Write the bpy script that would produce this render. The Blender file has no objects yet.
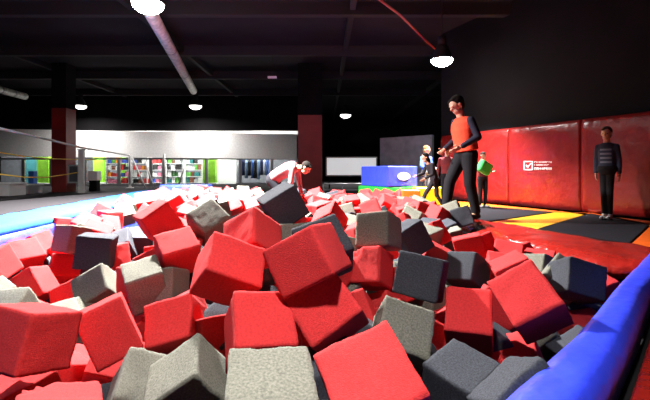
import bpy, bmesh, math, random
from mathutils import Vector, Matrix, noise, Euler
sc = bpy.context.scene
COL = sc.collection
F, CX, HY, CH = 420.0, 325.0, 170.0, 0.75      # focal length in pixels, centre column, horizon row, camera height

def at(u, v, y):                                # the point seen at pixel u,v at distance y
    return Vector(((u - CX) / F * y, y, CH - (v - HY) / F * y))
def on(u, v, Z=0.0):                            # the point seen at pixel u,v on the level Z
    y = (CH - Z) * F / (v - HY)
    return Vector(((u - CX) / F * y, y, Z))

WORLD = .016
SPR = 2.3
PW = [900, 480, 190, 190, 200, 260]            # lamp powers in watts
OFF = [(-.25, .75, 72, .3, 1.5), (-2.0, 5.9, 2900, .3, 2.4), (-7.5, 5.2, 250, .35, 2.8)]   # unseen lights: added foreground fill, key read off foam shading, added left fill

# ------------------------------------------------------------------ camera
cd = bpy.data.cameras.new('camera'); cam = bpy.data.objects.new('camera', cd); COL.objects.link(cam)
cam.location = (0, 0, CH); cam.rotation_euler = (math.pi / 2, 0, 0)
cd.sensor_width = 36; cd.lens = F * 36 / 650; cd.shift_y = -(200 - HY) / 650 ; cd.clip_start = .02
sc.camera = cam
vs = sc.view_settings; vs.view_transform = 'Standard'; vs.look = 'None'; vs.gamma = 1; vs.exposure = 0.0
w = bpy.data.worlds.new('world'); sc.world = w; w.use_nodes = True
w.node_tree.nodes['Background'].inputs[0].default_value = (.8, .85, 1, 1)
w.node_tree.nodes['Background'].inputs[1].default_value = WORLD

# ------------------------------------------------------------------ materials
def mat(name, col, rough=.6, var=.0, scale=40, bump=0, bscale=200, emit=0, metal=0, coat=0, dist=.004):
    m = bpy.data.materials.new(name); m.use_nodes = True
    nt = m.node_tree; b = nt.nodes['Principled BSDF']
    b.inputs['Base Color'].default_value = (*col, 1); b.inputs['Roughness'].default_value = rough
    b.inputs['Metallic'].default_value = metal
    if rough > .8: b.inputs['Specular IOR Level'].default_value = .15
    if coat: b.inputs['Coat Weight'].default_value = coat; b.inputs['Coat Roughness'].default_value = .12
    if emit:
        b.inputs['Emission Color'].default_value = (*col, 1); b.inputs['Emission Strength'].default_value = emit
    if var or bump:
        tc = nt.nodes.new('ShaderNodeTexCoord')
    if var:
        n = nt.nodes.new('ShaderNodeTexNoise'); n.inputs['Scale'].default_value = scale; n.inputs['Detail'].default_value = 4
        r = nt.nodes.new('ShaderNodeMapRange')
        r.inputs[1].default_value = .3; r.inputs[2].default_value = .7
        r.inputs[3].default_value = 1 - var; r.inputs[4].default_value = 1 + var
        mx = nt.nodes.new('ShaderNodeMix'); mx.data_type = 'RGBA'; mx.blend_type = 'MULTIPLY'; mx.inputs[0].default_value = 1
        mx.inputs[6].default_value = (*col, 1)
        nt.links.new(tc.outputs['Object'], n.inputs['Vector']); nt.links.new(n.outputs['Fac'], r.inputs[0])
        nt.links.new(r.outputs[0], mx.inputs[7]); nt.links.new(mx.outputs[2], b.inputs['Base Color'])
    if bump:
        n2 = nt.nodes.new('ShaderNodeTexNoise'); n2.inputs['Scale'].default_value = bscale; n2.inputs['Detail'].default_value = 3
        bp = nt.nodes.new('ShaderNodeBump'); bp.inputs['Strength'].default_value = bump; bp.inputs['Distance'].default_value = dist
        nt.links.new(tc.outputs['Object'], n2.inputs['Vector']); nt.links.new(n2.outputs['Fac'], bp.inputs['Height'])
        nt.links.new(bp.outputs['Normal'], b.inputs['Normal'])
    return m
M = {}
# foam: object coordinates of the unit block, so scales are per block edge
M['R'] = mat('red_foam', (.58, .036, .038), .95, .16, 26, .4, 75, dist=.03)
M['G'] = mat('grey_foam', (.17, .17, .14), .95, .34, 30, .5, 80, dist=.03)
M['K'] = mat('charcoal_foam', (.05, .054, .066), .95, .34, 30, .5, 80, dist=.03)
M['blue_vinyl'] = mat('blue_vinyl', (.026, .05, .72), .42, .08, 6, .5, 7, coat=.2, dist=.03)
M['sky_vinyl'] = mat('light_blue_vinyl', (.012, .09, .26), .85, .1, 6, .25, 12, coat=0, dist=.02)
M['red_vinyl'] = mat('red_vinyl', (.27, .012, .008), .24, .12, 3, .8, 5, coat=.5, dist=.05)
M['wall_vinyl'] = mat('red_wall_vinyl', (.20, .007, .006), .34, .1, 2, .6, 4.5, coat=.12, dist=.05)
M['orange_vinyl'] = mat('orange_vinyl', (.85, .13, .01), .35, .1, 5, .5, 9, coat=.3, dist=.02)
M['yellow_vinyl'] = mat('yellow_vinyl', (.95, .50, .01), .35, .1, 5, .4, 9, coat=.3, dist=.02)
M['mesh_bed'] = mat('black_trampoline_mesh', (.007, .007, .011), .95, .3, 60)
M['mat_dark'] = mat('dark_mesh_walkway', (.010, .009, .011), .9, .3, 30)
M['black'] = mat('black_paint', (.005, .0048, .0054), .95, .25, 1.5)
M['ceil'] = mat('black_ceiling', (.018, .0175, .02), .9, .3, .8)
M['beam'] = mat('black_steel', (.011, .0105, .012), .8)
M['floor'] = mat('dark_concrete', (.02, .018, .021), .9, .25, 2)
M['plaster'] = mat('white_plaster', (.78, .77, .76), .8, .10, 14, .2, 30)
M['pillar'] = mat('dark_red_paint', (.22, .014, .013), .5, .12, 3)
M['duct'] = mat('galvanised_duct', (.68, .69, .62), .5, .3, 9, .3, 40, metal=.15)
M['white'] = mat('white_paint', (.8, .8, .8), .5, .05, 6)
M['lamp_on'] = mat('lit_lamp_lens', (1, .98, .95), .5, emit=110)
M['lamp_far'] = mat('lit_far_lamp_lens', (1, .98, .95), .5, emit=5)
M['steel'] = mat('brushed_steel', (.35, .35, .36), .35, metal=.9)
M['rope_white'] = mat('white_rope', (.9, .89, .86), .8)
M['rope_yellow'] = mat('yellow_rope', (.85, .55, .08), .8)
M['green'] = mat('lime_green_paint', (.26, .62, .03), .5, .25, 4)
M['green_vinyl'] = mat('green_vinyl', (.015, .28, .04), .35, .1, 5, .3, 9, coat=.3)
M['grey_panel'] = mat('blue_grey_paint', (.20, .21, .24), .7, .2, 5)
M['glow_panel'] = mat('self_glowing_panel', (.9, .9, .92), .5, emit=.6)  # white board colour with an added glow to keep it bright
g = bpy.data.materials.new('window_glass'); g.use_nodes = True; nt = g.node_tree; nt.nodes.remove(nt.nodes['Principled BSDF'])
tr = nt.nodes.new('ShaderNodeBsdfTransparent'); gl = nt.nodes.new('ShaderNodeBsdfGlossy'); gl.inputs['Roughness'].default_value = .05
fr = nt.nodes.new('ShaderNodeFresnel'); fr.inputs[0].default_value = 1.45; mxs = nt.nodes.new('ShaderNodeMixShader')
tr.inputs[0].default_value = (.93, .96, .96, 1)
nt.links.new(fr.outputs[0], mxs.inputs[0]); nt.links.new(tr.outputs[0], mxs.inputs[1]); nt.links.new(gl.outputs[0], mxs.inputs[2])
nt.links.new(mxs.outputs[0], nt.nodes['Material Output'].inputs[0]); M['glass'] = g
def plain(name, col, rough=.7, var=.1):
    if name not in M: M[name] = mat(name, col, rough, var, 8)
    return M[name]

# ------------------------------------------------------------------ mesh helpers
def link(o, parent=None):
    COL.objects.link(o)
    if parent is not None: o.parent = parent
    return o
def obj(name, bm, m, parent=None, smooth=True, loc=None):
    bmesh.ops.recalc_face_normals(bm, faces=bm.faces)
    me = bpy.data.meshes.new(name); bm.to_mesh(me); bm.free()
    if smooth:
        for p in me.polygons: p.use_smooth = True
    me.materials.append(M[m] if isinstance(m, str) else m)
    o = bpy.data.objects.new(name, me)
    if loc is not None: o.location = loc
    return link(o, parent)
def tag(o, label, cat, group=None, kind=None):
    o['label'] = label; o['category'] = cat
    if group: o['group'] = group
    if kind: o['kind'] = kind
    return o
def empty(name, loc, label, cat, group=None, rz=0):
    o = bpy.data.objects.new(name, None); o.empty_display_size = .1; o.location = loc; o.rotation_euler = (0, 0, rz)
    link(o); return tag(o, label, cat, group)
def struct(name, bm, m, parent=None, smooth=False):
    o = obj(name, bm, m, parent, smooth); o['kind'] = 'structure'; return o
def box(bm, lo, hi, bev=0):
    c = [(a + b) / 2 for a, b in zip(lo, hi)]; s = [abs(b - a) for a, b in zip(lo, hi)]
    r = bmesh.ops.create_cube(bm, size=1, matrix=Matrix.Translation(c) @ Matrix.Diagonal((*s, 1)))
    if bev:
        es = list({e for v in r['verts'] for e in v.link_edges})
        bmesh.ops.bevel(bm, geom=es, offset=min(bev, min(s) * .45), segments=3, affect='EDGES', profile=.6)
    return bm
def NB(): return bmesh.new()
def bx(lo, hi, bev=0): return box(NB(), lo, hi, bev)
def tube(bm, p, q, r1, r2=None, n=12, caps=True):
    p, q = Vector(p), Vector(q); r2 = r1 if r2 is None else r2
    d = q - p; L = d.length
    rot = d.to_track_quat('Z', 'Y').to_matrix().to_4x4()
    bmesh.ops.create_cone(bm, cap_ends=caps, segments=n, radius1=r1, radius2=r2, depth=L, matrix=Matrix.Translation((p + q) / 2) @ rot)
    return bm
def poly_tube(bm, pts, r, n=8):
    pts = [Vector(p) for p in pts]; rings = []
    for i, p in enumerate(pts):
        d = (pts[min(i + 1, len(pts) - 1)] - pts[max(i - 1, 0)]).normalized()
        q = d.to_track_quat('Z', 'Y')
        rings.append([bm.verts.new(p + q @ Vector((r * math.cos(2 * math.pi * k / n), r * math.sin(2 * math.pi * k / n), 0))) for k in range(n)])
    for a, b in zip(rings, rings[1:]):
        for k in range(n): bm.faces.new((a[k], a[(k + 1) % n], b[(k + 1) % n], b[k]))
    bm.faces.new(rings[0][::-1]); bm.faces.new(rings[-1]); return bm
def prism(bm, pts, z0, z1, bev=0):
    a = [bm.verts.new((p[0], p[1], z0)) for p in pts]; b = [bm.verts.new((p[0], p[1], z1)) for p in pts]
    n = len(pts); fs = [bm.faces.new(a[::-1]), bm.faces.new(b)]
    for i in range(n): fs.append(bm.faces.new((a[i], a[(i + 1) % n], b[(i + 1) % n], b[i])))
    if bev:
        bmesh.ops.recalc_face_normals(bm, faces=fs)
        bmesh.ops.bevel(bm, geom=list({e for f in fs for e in f.edges}), offset=bev, segments=3, affect='EDGES', profile=.6)
    return bm
def resample(pts, n):
    pts = [Vector(p) for p in pts]; ds = [0]
    for a, b in zip(pts, pts[1:]): ds.append(ds[-1] + (b - a).length)
    out = []
    for i in range(n):
        t = ds[-1] * i / (n - 1); k = 0
        while k < len(pts) - 2 and ds[k + 1] < t: k += 1
        out.append(pts[k].lerp(pts[k + 1], (t - ds[k]) / max(1e-6, ds[k + 1] - ds[k])))
    return out
def puffy(inner, outer, zt, th, n=40, m=12, wob=.006, seed=0, puff=.25):
    """stuffed pad between two plan polylines: rounded edges, slightly domed and wrinkled top"""
    bm = NB(); I = resample([(p[0], p[1], 0) for p in inner], n); O = resample([(p[0], p[1], 0) for p in outer], n)
    prof = []                                    # (across 0..1, height 0..1)
    for k in range(m + 1):
        t = k / m; h = 1 - puff * (2 * t - 1) ** 4
        prof.append((t, h))
    rings = []
    for i in range(n):
        ring = []
        for t, h in prof:
            p = I[i].lerp(O[i], t)
            z = zt - th * (1 - h) + wob * noise.noise(Vector((p.x * 5 + seed, p.y * 5, 1.3))) + .4 * wob * noise.noise(Vector((p.x * 17, p.y * 17, seed)))
            ring.append(bm.verts.new((p.x, p.y, z)))
        for t in (1, 0):
            p = I[i].lerp(O[i], t); ring.append(bm.verts.new((p.x, p.y, zt - th)))
        rings.append(ring)
    k = len(rings[0])
    for a, b in zip(rings, rings[1:]):
        for j in range(k): bm.faces.new((a[j], a[(j + 1) % k], b[(j + 1) % k], b[j]))
    bm.faces.new(rings[0][::-1]); bm.faces.new(rings[-1])
    return bm
# ------------------------------------------------------------------ the hall
FL = 0.0
struct('floor', bx((-30, -8, -1.3), (14, 34, -1.2)), 'floor')
struct('floor_hall', prism(NB(), [(-30, 6.0), (-5.75, 5.0), (-5.5, 10.7), (1.6, 10.7), (3.1, 11.5), (3.1, 34), (-30, 34)], -.12, -.004), 'floor')
struct('ceiling', bx((-30, -8, 4.4), (14, 34, 4.5)), 'ceil')
struct('wall_back', bx((-30, 30, -1.2), (14, 30.2, 4.4)), 'black')
# right wall: black above, red vinyl padding below
wd = Vector((1.19, -2.94, 0)).normalized(); wn = Vector((-.927, -.375, 0))
W0 = Vector((3.73, 9.5, 0))
def wp(s, off=0): return W0 + wd * s - wn * off * -1
def wallbox(bm, s0, s1, z0, z1, o0, o1):
    """box along the right wall: s along it, o out of it towards the pit"""
    vs_ = [bm.verts.new((*(W0 + wd * s + wn * o).xy, z)) for s in (s0, s1) for o in (o0, o1) for z in (z0, z1)]
    for f in ((0, 1, 3, 2), (4, 6, 7, 5), (0, 4, 5, 1), (2, 3, 7, 6), (0, 2, 6, 4), (1, 5, 7, 3)): bm.faces.new([vs_[i] for i in f])
    return bm
struct('wall_right', wallbox(NB(), -1.9, 16, -1.2, 4.4, -.35, -.12), 'black')
# ceiling beams
for i, y in enumerate((3.2, 6.2, 9.2, 12.4, 15.6, 19)):
    o = struct('trim_1' if i == 0 else 'trim_%d' % (i + 1), bx((-26, y - .09, 4.12), (12, y + .09, 4.4)), 'beam')
for i, x in enumerate((-9.5, -4.2, .6, 4.6)):
    struct('trim_%d' % (i + 7), bx((x - .06, -4, 4.22), (x + .06, 29, 4.4)), 'beam')

# red wall padding, six panels sewn side by side
pad = empty('wall_padding', wp(0), 'glossy dark red vinyl padding along the right wall with a small white logo', 'wall padding')
def vpanel(s0, s1, seed):
    bm = NB(); nx, nz = 26, 22; g_ = []
    for i in range(nx + 1):
        col_ = []
        for j in range(nz + 1):
            a, b = i / nx, j / nz; s = s0 + (s1 - s0) * a; z = .01 + 1.64 * b
            e = (1 - .3 * (2 * a - 1) ** 24) * (1 - (2 * b - 1) ** 10)
            o = -.02 + .05 * e + .010 * noise.noise(Vector((s * 2.3, z * 1.1, seed))) + .006 * noise.noise(Vector((s * 9, z * 3, seed)))
            p = W0 + wd * s + wn * o - wp(0); col_.append(bm.verts.new((p.x, p.y, z)))
        g_.append(col_)
    for i in range(nx):
        for j in range(nz): bm.faces.new((g_[i][j], g_[i + 1][j], g_[i + 1][j + 1], g_[i][j + 1]))
    r = bmesh.ops.extrude_face_region(bm, geom=bm.faces[:])
    bmesh.ops.translate(bm, verts=[v for v in r['geom'] if isinstance(v, bmesh.types.BMVert)], vec=-wn * .03)
    return bm
edges = [-1.75, -.5, .55, 2.2, 3.7, 5.4, 7.0]
for k in range(6): obj('panel', vpanel(edges[k] + .005, edges[k + 1] - .005, k * 3.1), 'wall_vinyl', pad)
# the printed logo: ticked square and three lines of lettering
def wpt(u, v, off=.085):
    d = Vector(((u - CX) / F, 1, -(v - HY) / F)); o_ = Vector((0, 0, CH)); base = W0 + wn * off
    t = (base - o_).dot(wn) / d.dot(wn); return o_ + d * t - wp(0)
lg = NB()
def wquad(bm, pts):
    lo = [bm.verts.new(p) for p in pts]; hi = [bm.verts.new(p + wn * .004) for p in pts]
    bm.faces.new(lo); bm.faces.new(hi[::-1])
    for i in range(4): bm.faces.new((lo[i], lo[(i + 1) % 4], hi[(i + 1) % 4], hi[i]))
def wrect(u0, v0, u1, v1): wquad(lg, [wpt(u0, v0), wpt(u1, v0), wpt(u1, v1), wpt(u0, v1)])
wrect(523.8, 161.0, 532.8, 161.9); wrect(523.8, 169.2, 532.8, 170.1); wrect(523.8, 161, 524.7, 170.1); wrect(531.9, 161, 532.8, 170.1)
wquad(lg, [wpt(525.8, 165.2), wpt(526.6, 164.6), wpt(528.4, 167.2), wpt(527.9, 168.2)])
wquad(lg, [wpt(527.7, 168.0), wpt(527.4, 167.0), wpt(530.8, 162.9), wpt(531.4, 163.5)])
R0 = random.Random(5)
for (v0, v1, u1) in ((161.4, 162.8, 552), (164.4, 165.5, 549), (167.4, 169.8, 550.5)):
    u = 534.2
    while u < u1:
        wd_ = R0.choice((1.1, 1.5, 1.9))
        wrect(u, v0, u + .4, v1)
        wrect(u, v0 if R0.random() < .5 else (v0 + v1) / 2 - .25, u + wd_, (v0 if R0.random() < .5 else (v0 + v1) / 2 - .25) + .4)
        if R0.random() < .55: wrect(u + wd_ - .4, v0, u + wd_, v1)
        u += wd_ + .55
o = obj('printed_logo', lg, 'white', pad, smooth=False); o['label'] = 'small white printed logo with ticked square and lettering'

# ------------------------------------------------------------------ trampoline deck on the right
rimI = [(2.62, 3.1), (2.22, 3.39), (2.0, 4.05), (1.87, 4.5), (1.85, 5.5), (1.8, 6.5), (1.75, 8), (1.7, 9.6)]
struct('floor_deck', prism(NB(), [(1.75, 9.6), (1.88, 8), (1.95, 6.5), (2.0, 5.5), (2.05, 4.5), (2.15, 4.1), (2.4, 3.5), (3.0, 3.0), (5.6, 2.2), (5.2, 6.2), (3.55, 9.9), (3.2, 11.3), (1.75, 11.3)], -.9, -.035), 'floor')
def mat_on(name, px, m, label, cat, z0=-.03, z1=.0, bev=.012, grp=None):
    pts = [on(u, v, z1) for u, v in px]
    return tag(obj(name, prism(NB(), pts, z0, z1, bev), m, smooth=False), label, cat, grp)
bedN = [(538, 229), (590, 213.6), (648, 225), (628, 244)]
bedF = [(452, 212.4), (474, 205.5), (552, 212), (486, 222)]
def bed(px, label):
    e = empty('trampoline', on(*px[0]), label, 'trampoline', 'trampolines in the red walled deck')
    pts = [on(u, v) - on(*px[0]) for u, v in px]; c = sum(pts, Vector()) / 4
    obj('jumping_bed', prism(NB(), [c + (p - c) * .985 for p in pts], -.02, .004), 'mesh_bed', e, smooth=False)
    bm = NB()
    for a, b in zip(pts, pts[1:] + pts[:1]): tube(bm, a + Vector((0, 0, -.006)), b + Vector((0, 0, -.006)), .012, n=8)
    obj('edge_binding', bm, 'black', e)
    return e
bed(bedN, 'black trampoline bed under the standing barefoot child at the right')
bed(bedF, 'black trampoline bed behind the man, shiny grey where the light strikes')
mat_on('orange_pad', [(550, 212.1), (560, 211.0), (700, 226.5), (700, 233), (652, 225.5), (592, 212.9)], 'orange_vinyl', 'orange safety pad strip along the foot of the red padded wall behind the barefoot child', 'safety pad')
mat_on('orange_pad', [(455, 203.4), (459, 201.3), (470, 202.2), (558, 210.9), (548, 211.8), (474, 205.2)], 'orange_vinyl', 'orange safety pad strip along the foot of the red wall behind the man', 'safety pad')
mat_on('orange_pad', [(630, 244.6), (650, 226), (700, 233.5), (690, 262)], 'orange_vinyl', 'orange safety pad at the right edge of the photo beside the near trampoline', 'safety pad')
mat_on('yellow_pad', [(489, 222.2), (554, 212.4), (590, 213), (539, 228.2)], 'yellow_vinyl', 'yellow safety pad between the two black trampoline beds', 'safety pad')
mat_on('yellow_pad', [(441, 206.6), (452, 203.5), (474, 205), (451, 211.8), (441, 211.5)], 'yellow_vinyl', 'yellow safety pad behind the legs of the man, beyond the far trampoline', 'safety pad')
mat_on('dark_pad', [(419, 212.8), (424, 208.5), (440, 208), (440, 212.8)], 'mesh_bed', 'dark mat under the feet of the walking child', 'mat')
# red rim pad
rimO = [(3.6, 3.35), (3.05, 4.22), (2.85, 4.75), (2.68, 5.3), (2.52, 5.62), (2.35, 6.0), (2.2, 6.9), (1.95, 8), (1.9, 9.6)]
tag(obj('rim_pad', puffy(rimI, rimO, .05, .16, 60, 14, .02, 3, .5), 'red_vinyl'), 'glossy red rim pad curving along the right edge of the foam pit', 'rim pad')
# blue pad close to the camera
bI = [(-.1, .60), (.45, 1.19), (1.0, 1.71), (1.83, 2.6), (2.82, 3.64), (3.3, 4.14)]
bO = [(.12, .42), (.756, 1.19), (.967, 1.4), (1.3, 1.76), (1.84, 2.37), (3.75, 4.0)]
tag(obj('rim_pad', puffy(bI, bO, .10, .14, 60, 14, .006, 9, .45), 'blue_vinyl'), 'thick royal blue rim pad in the lower right corner, along the near pit edge', 'rim pad')
struct('floor_near', prism(NB(), [(-.05, .3), (.3, .75), (1.0, 1.45), (1.9, 2.4), (3.2, 3.75), (5.6, 2.2), (4, -3), (0, -3)], -.9, -.05), 'black')
tag(obj('floor_mat', prism(NB(), [(.62, .93), (.99, 1.37), (1.48, 1.91), (2.7, 3.2), (5.0, 2.2), (3.5, -.5)], -.05, .0, .02), 'red_vinyl', smooth=False), 'dull red floor mat in the lower right corner outside the blue rim pad', 'floor mat')
# pit lining
struct('wall_pit_floor', prism(NB(), [(-4.3, 9.9), (1.8, 9.9), (2.6, 3.3), (.0, .4), (-3.4, .4), (-3.3, 4.4)], -.65, -.55), 'black')

# ------------------------------------------------------------------ left side: blue pad, dark walkway
ZL = .25
lO = [(-2.83, 0.67), (-3.28, 2.89), (-3.78, 4.89), (-4.53, 9.78), (-4.61, 10.56)]
lI = [(-2.17, 0.67), (-2.61, 2.44), (-2.96, 3.82), (-3.36, 7.24), (-4.00, 10.50)]
tag(obj('rim_pad', puffy(lI, lO, ZL, .12, 50, 12, .012, 21, .35), 'sky_vinyl'), 'pale sky blue rim pad along the far left side of the foam pit', 'rim pad')
# blue side curtain below it, loose and wrinkled
bm = NB(); n = 120; P_ = resample([(p[0], p[1], 0) for p in lI], n); rows = []
for i, p in enumerate(P_):
    r_ = []
    for j in range(11):
        t = j / 10; off = .02 + .03 * t + .045 * noise.noise(Vector((p.y * 3.0, t * 2.5, 4))) * (.3 + t) + .03 * noise.noise(Vector((p.y * 9, t * 6, 7)))
        r_.append(bm.verts.new((p.x + off, p.y, ZL - .10 - .62 * t)))
    rows.append(r_)
for a, b in zip(rows, rows[1:]):
    for j in range(10): bm.faces.new((a[j], b[j], b[j + 1], a[j + 1]))
r = bmesh.ops.extrude_face_region(bm, geom=bm.faces[:])
bmesh.ops.translate(bm, verts=[v for v in r['geom'] if isinstance(v, bmesh.types.BMVert)], vec=(-.012, 0, 0))
tag(obj('side_curtain', bm, 'blue_vinyl'), 'wrinkled royal blue side sheet hanging below the pale blue pad at the left', 'side sheet')
tag(obj('rim_pad', bx((-3.70, 9.35, .10), (-2.60, 9.74, .42), .05), 'blue_vinyl'), 'dark blue end pad at the far back corner of the foam pit', 'rim pad')
tag(obj('walkway', prism(NB(), [(-2.89, 0.67), (-3.33, 2.89), (-3.81, 4.89), (-4.56, 9.78), (-4.63, 10.56), (-4.94, 10.61), (-5.41, 7.00), (-5.56, 5.11), (-5.56, 0.67)], ZL - .5, ZL - .02, .01), 'mat_dark', smooth=False), 'dark mesh walkway beyond the pale blue rim pad at the left', 'walkway')
struct('wall_pit_end', prism(NB(), [(-3.9, 9.76), (1.72, 9.76), (1.72, 9.9), (-3.9, 9.9)], -.95, .12), 'black')

# ------------------------------------------------------------------ pillars, shop front at the back
def pillar(u0, u1, vt, y, dep, nm):
    a, b = at(u0, vt, y), at(u1, vt, y); zt = a.z
    struct(nm, bx((a.x, y, -.004), (b.x, y + dep, zt)), 'pillar')
    struct(nm + '_upper', bx((a.x, y, zt), (b.x, y + dep, 4.4)), 'black')
pillar(51.5, 66, 108, 14.3, .57, 'wall_pillar_left')
pillar(298, 322, 115, 14.3, .7, 'wall_pillar_middle')
YF = 20.0
zt0, zb = at(0, 130, YF).z, at(0, 158, YF).z
bm = NB(); xa, xb = at(-80, 0, YF).x, at(301, 0, YF).x
prism(bm, [(xa, YF), (xb, YF), (xb, YF + .3), (xa, YF + .3)], zb, zt0)
for v in bm.verts:
    u = CX + F * v.co.x / YF; t = max(0, min(1, (u - 60) / 240)); v.co.z += (-.20 * t if v.co.z > 2 else -.05 * t) + (.12 if u < 0 else 0)
struct('wall_fascia', bm, 'plaster')
struct('wall_above', bx((xa, YF + .02, zt0 - .02), (xb, YF + .3, 4.4)), 'black')
struct('wall_shop_end', bx((xb - .2, YF, -.02), (xb, 25, zt0 - .3)), 'plaster')
struct('wall_shop_back', bx((xa, 25, -.02), (xb, 25.2, zt0)), 'grey_panel')
struct('ceiling_shop', bx((xa, YF + .3, zt0), (xb, 25, zt0 + .1)), 'plaster')
wu = [-20, 22, 50, 84, 118, 150, 163, 206, 240, 272, 297]
for i in range(len(wu) - 1):
    x0, x1 = at(wu[i], 0, YF).x, at(wu[i + 1], 0, YF).x
    bm = NB()
    for lo, hi in (((x0, YF + .05, 0), (x0 + .07, YF + .13, zb)), ((x1 - .07, YF + .05, 0), (x1, YF + .13, zb)),
                   ((x0 + .07, YF + .05, 0), (x1 - .07, YF + .13, .09)), ((x0 + .07, YF + .05, zb - .08), (x1 - .07, YF + .13, zb - .0))): box(bm, lo, hi)
    wo = struct('window_%d' % (i + 1), bm, 'steel')
    gl_ = obj('pane', bx((x0 + .07, YF + .08, .09), (x1 - .07, YF + .095, zb - .08)), 'glass', wo, smooth=False)

# things behind the glass
def shop_pt(u, v, y): return at(u, v, y)
def stand(name, label, cat, u0, u1, vt, y, depth, m, grp=None, bev=.02, z0=0):
    a, b = at(u0, vt, y), at(u1, vt, y)
    return tag(obj(name, bx((a.x, y, z0), (b.x, y + depth, a.z), bev), m, smooth=False), label, cat, grp)
def green_post(u0, u1, y, label):
    e = empty('green_pillar', at((u0 + u1) / 2, 0, y).xy.to_3d(), label, 'pillar', 'lime green pillars behind the glass')
    hw = (at(u1, 0, y).x - at(u0, 0, y).x) / 2
    obj('shaft', bx((-hw, -.1, 0), (hw, .3, 1.75), .03), 'green', e, smooth=False)
    obj('base_trim', bx((-hw - .04, -.14, 0), (hw + .04, .34, .1), .01), 'white', e, smooth=False)
green_post(38, 50, 21.5, 'lime green pillar behind the glass left of the dark red left pillar')
green_post(94, 105, 22.5, 'lime green pillar behind the glass right of the dark red left pillar')
green_post(203, 216, 21.5, 'bright lime green pillar behind the glass, centre of the shop front')
green_post(118, 124, 23.5, 'narrow lime green pillar behind the glass among the coloured shelves')
stand('white_partition', 'bright white partition behind the glass right of the green centre pillar', 'partition', 217, 236, 156, 22.6, .1, 'white')
stand('teal_panel', 'dark teal panel behind the glass left of the first green pillar', 'panel', 26, 37, 150, 22.5, .1, plain('teal', (.01, .12, .14)))
RS = random.Random(11)
plant_cols = [('green', (.1, .4, .05)), ('dark green', (.02, .10, .02)), ('brown', (.2, .07, .04)), ('black', (.02, .02, .02)), ('white', (.8, .8, .8)), ('teal', (.02, .2, .2)), ('pale grey', (.45, .47, .48))]
def shelf_unit(u0, u1, y, label, cols, rows=4, grp=None):
    x0, x1 = at(u0, 0, y).x, at(u1, 0, y).x; W = x1 - x0; H_ = 1.45
    e = empty('shelf_unit', ((x0 + x1) / 2, y, 0), label, 'shelf', grp)
    for s in (-1, 1): obj('side_panel', bx((s * W / 2 - .02, 0, 0), (s * W / 2 + .02, .35, H_)), 'white', e, smooth=False)
    for k in range(rows + 1):
        z = .05 + (H_ - .08) * k / rows
        obj('shelf_board', bx((-W / 2 + .02, 0, z), (W / 2 - .02, .35, z + .025)), 'white', e, smooth=False)
    out = []
    for k in range(rows):
        z = .05 + (H_ - .08) * k / rows + .026; x = -W / 2 + .06; hmax = (H_ - .08) / rows - .05
        while x < W / 2 - .22:
            ww = RS.uniform(.12, .26); hh = hmax * RS.uniform(.55, .98); c = RS.choice(cols)
            out.append((x + (x0 + x1) / 2, z, ww, hh, c)); x += ww + RS.uniform(.01, .05)
    return y, out
goods_cols = [('red', (.6, .03, .03)), ('white', (.8, .8, .8)), ('orange', (.8, .25, .02)), ('blue', (.04, .1, .5)), ('brown', (.2, .07, .04)), ('green', (.1, .4, .05)), ('black', (.02, .02, .02)), ('pink', (.7, .2, .3))]
for (u0, u1, y, lb, pos) in ((106, 130, 21.3, 'white shelf unit full of coloured boxes behind the glass left of the slanted posts', 'left shelf'),
                        (132, 147, 21.3, 'narrow white shelf unit of coloured boxes behind the glass just left of the slanted posts', 'narrow shelf'),
                        (166, 183, 22.0, 'white shelf unit of coloured boxes behind the glass under the leaning post', 'shelf under the leaning post'),
                        (185, 202, 22.4, 'white shelf unit of coloured boxes behind the glass left of the green centre pillar', 'shelf left of the centre pillar'),
                        (151, 163, 22.6, 'white shelf unit of coloured boxes behind the glass right of the slanted posts', 'shelf behind the slanted posts')):
    yy, out = shelf_unit(u0, u1, y, lb, goods_cols if u0 < 164 else plant_cols)
    for (x, z, ww, hh, (cn, c)) in out:
        o = obj('goods_box', bx((x, yy + .04, z), (x + ww, yy + .3, z + hh), .008), plain('goods_' + cn, c), smooth=False)
        tag(o, '%s goods box on the %s behind the glass' % (cn, pos), 'box', 'goods boxes on the shop shelves, ' + pos + ', ' + cn)
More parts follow.
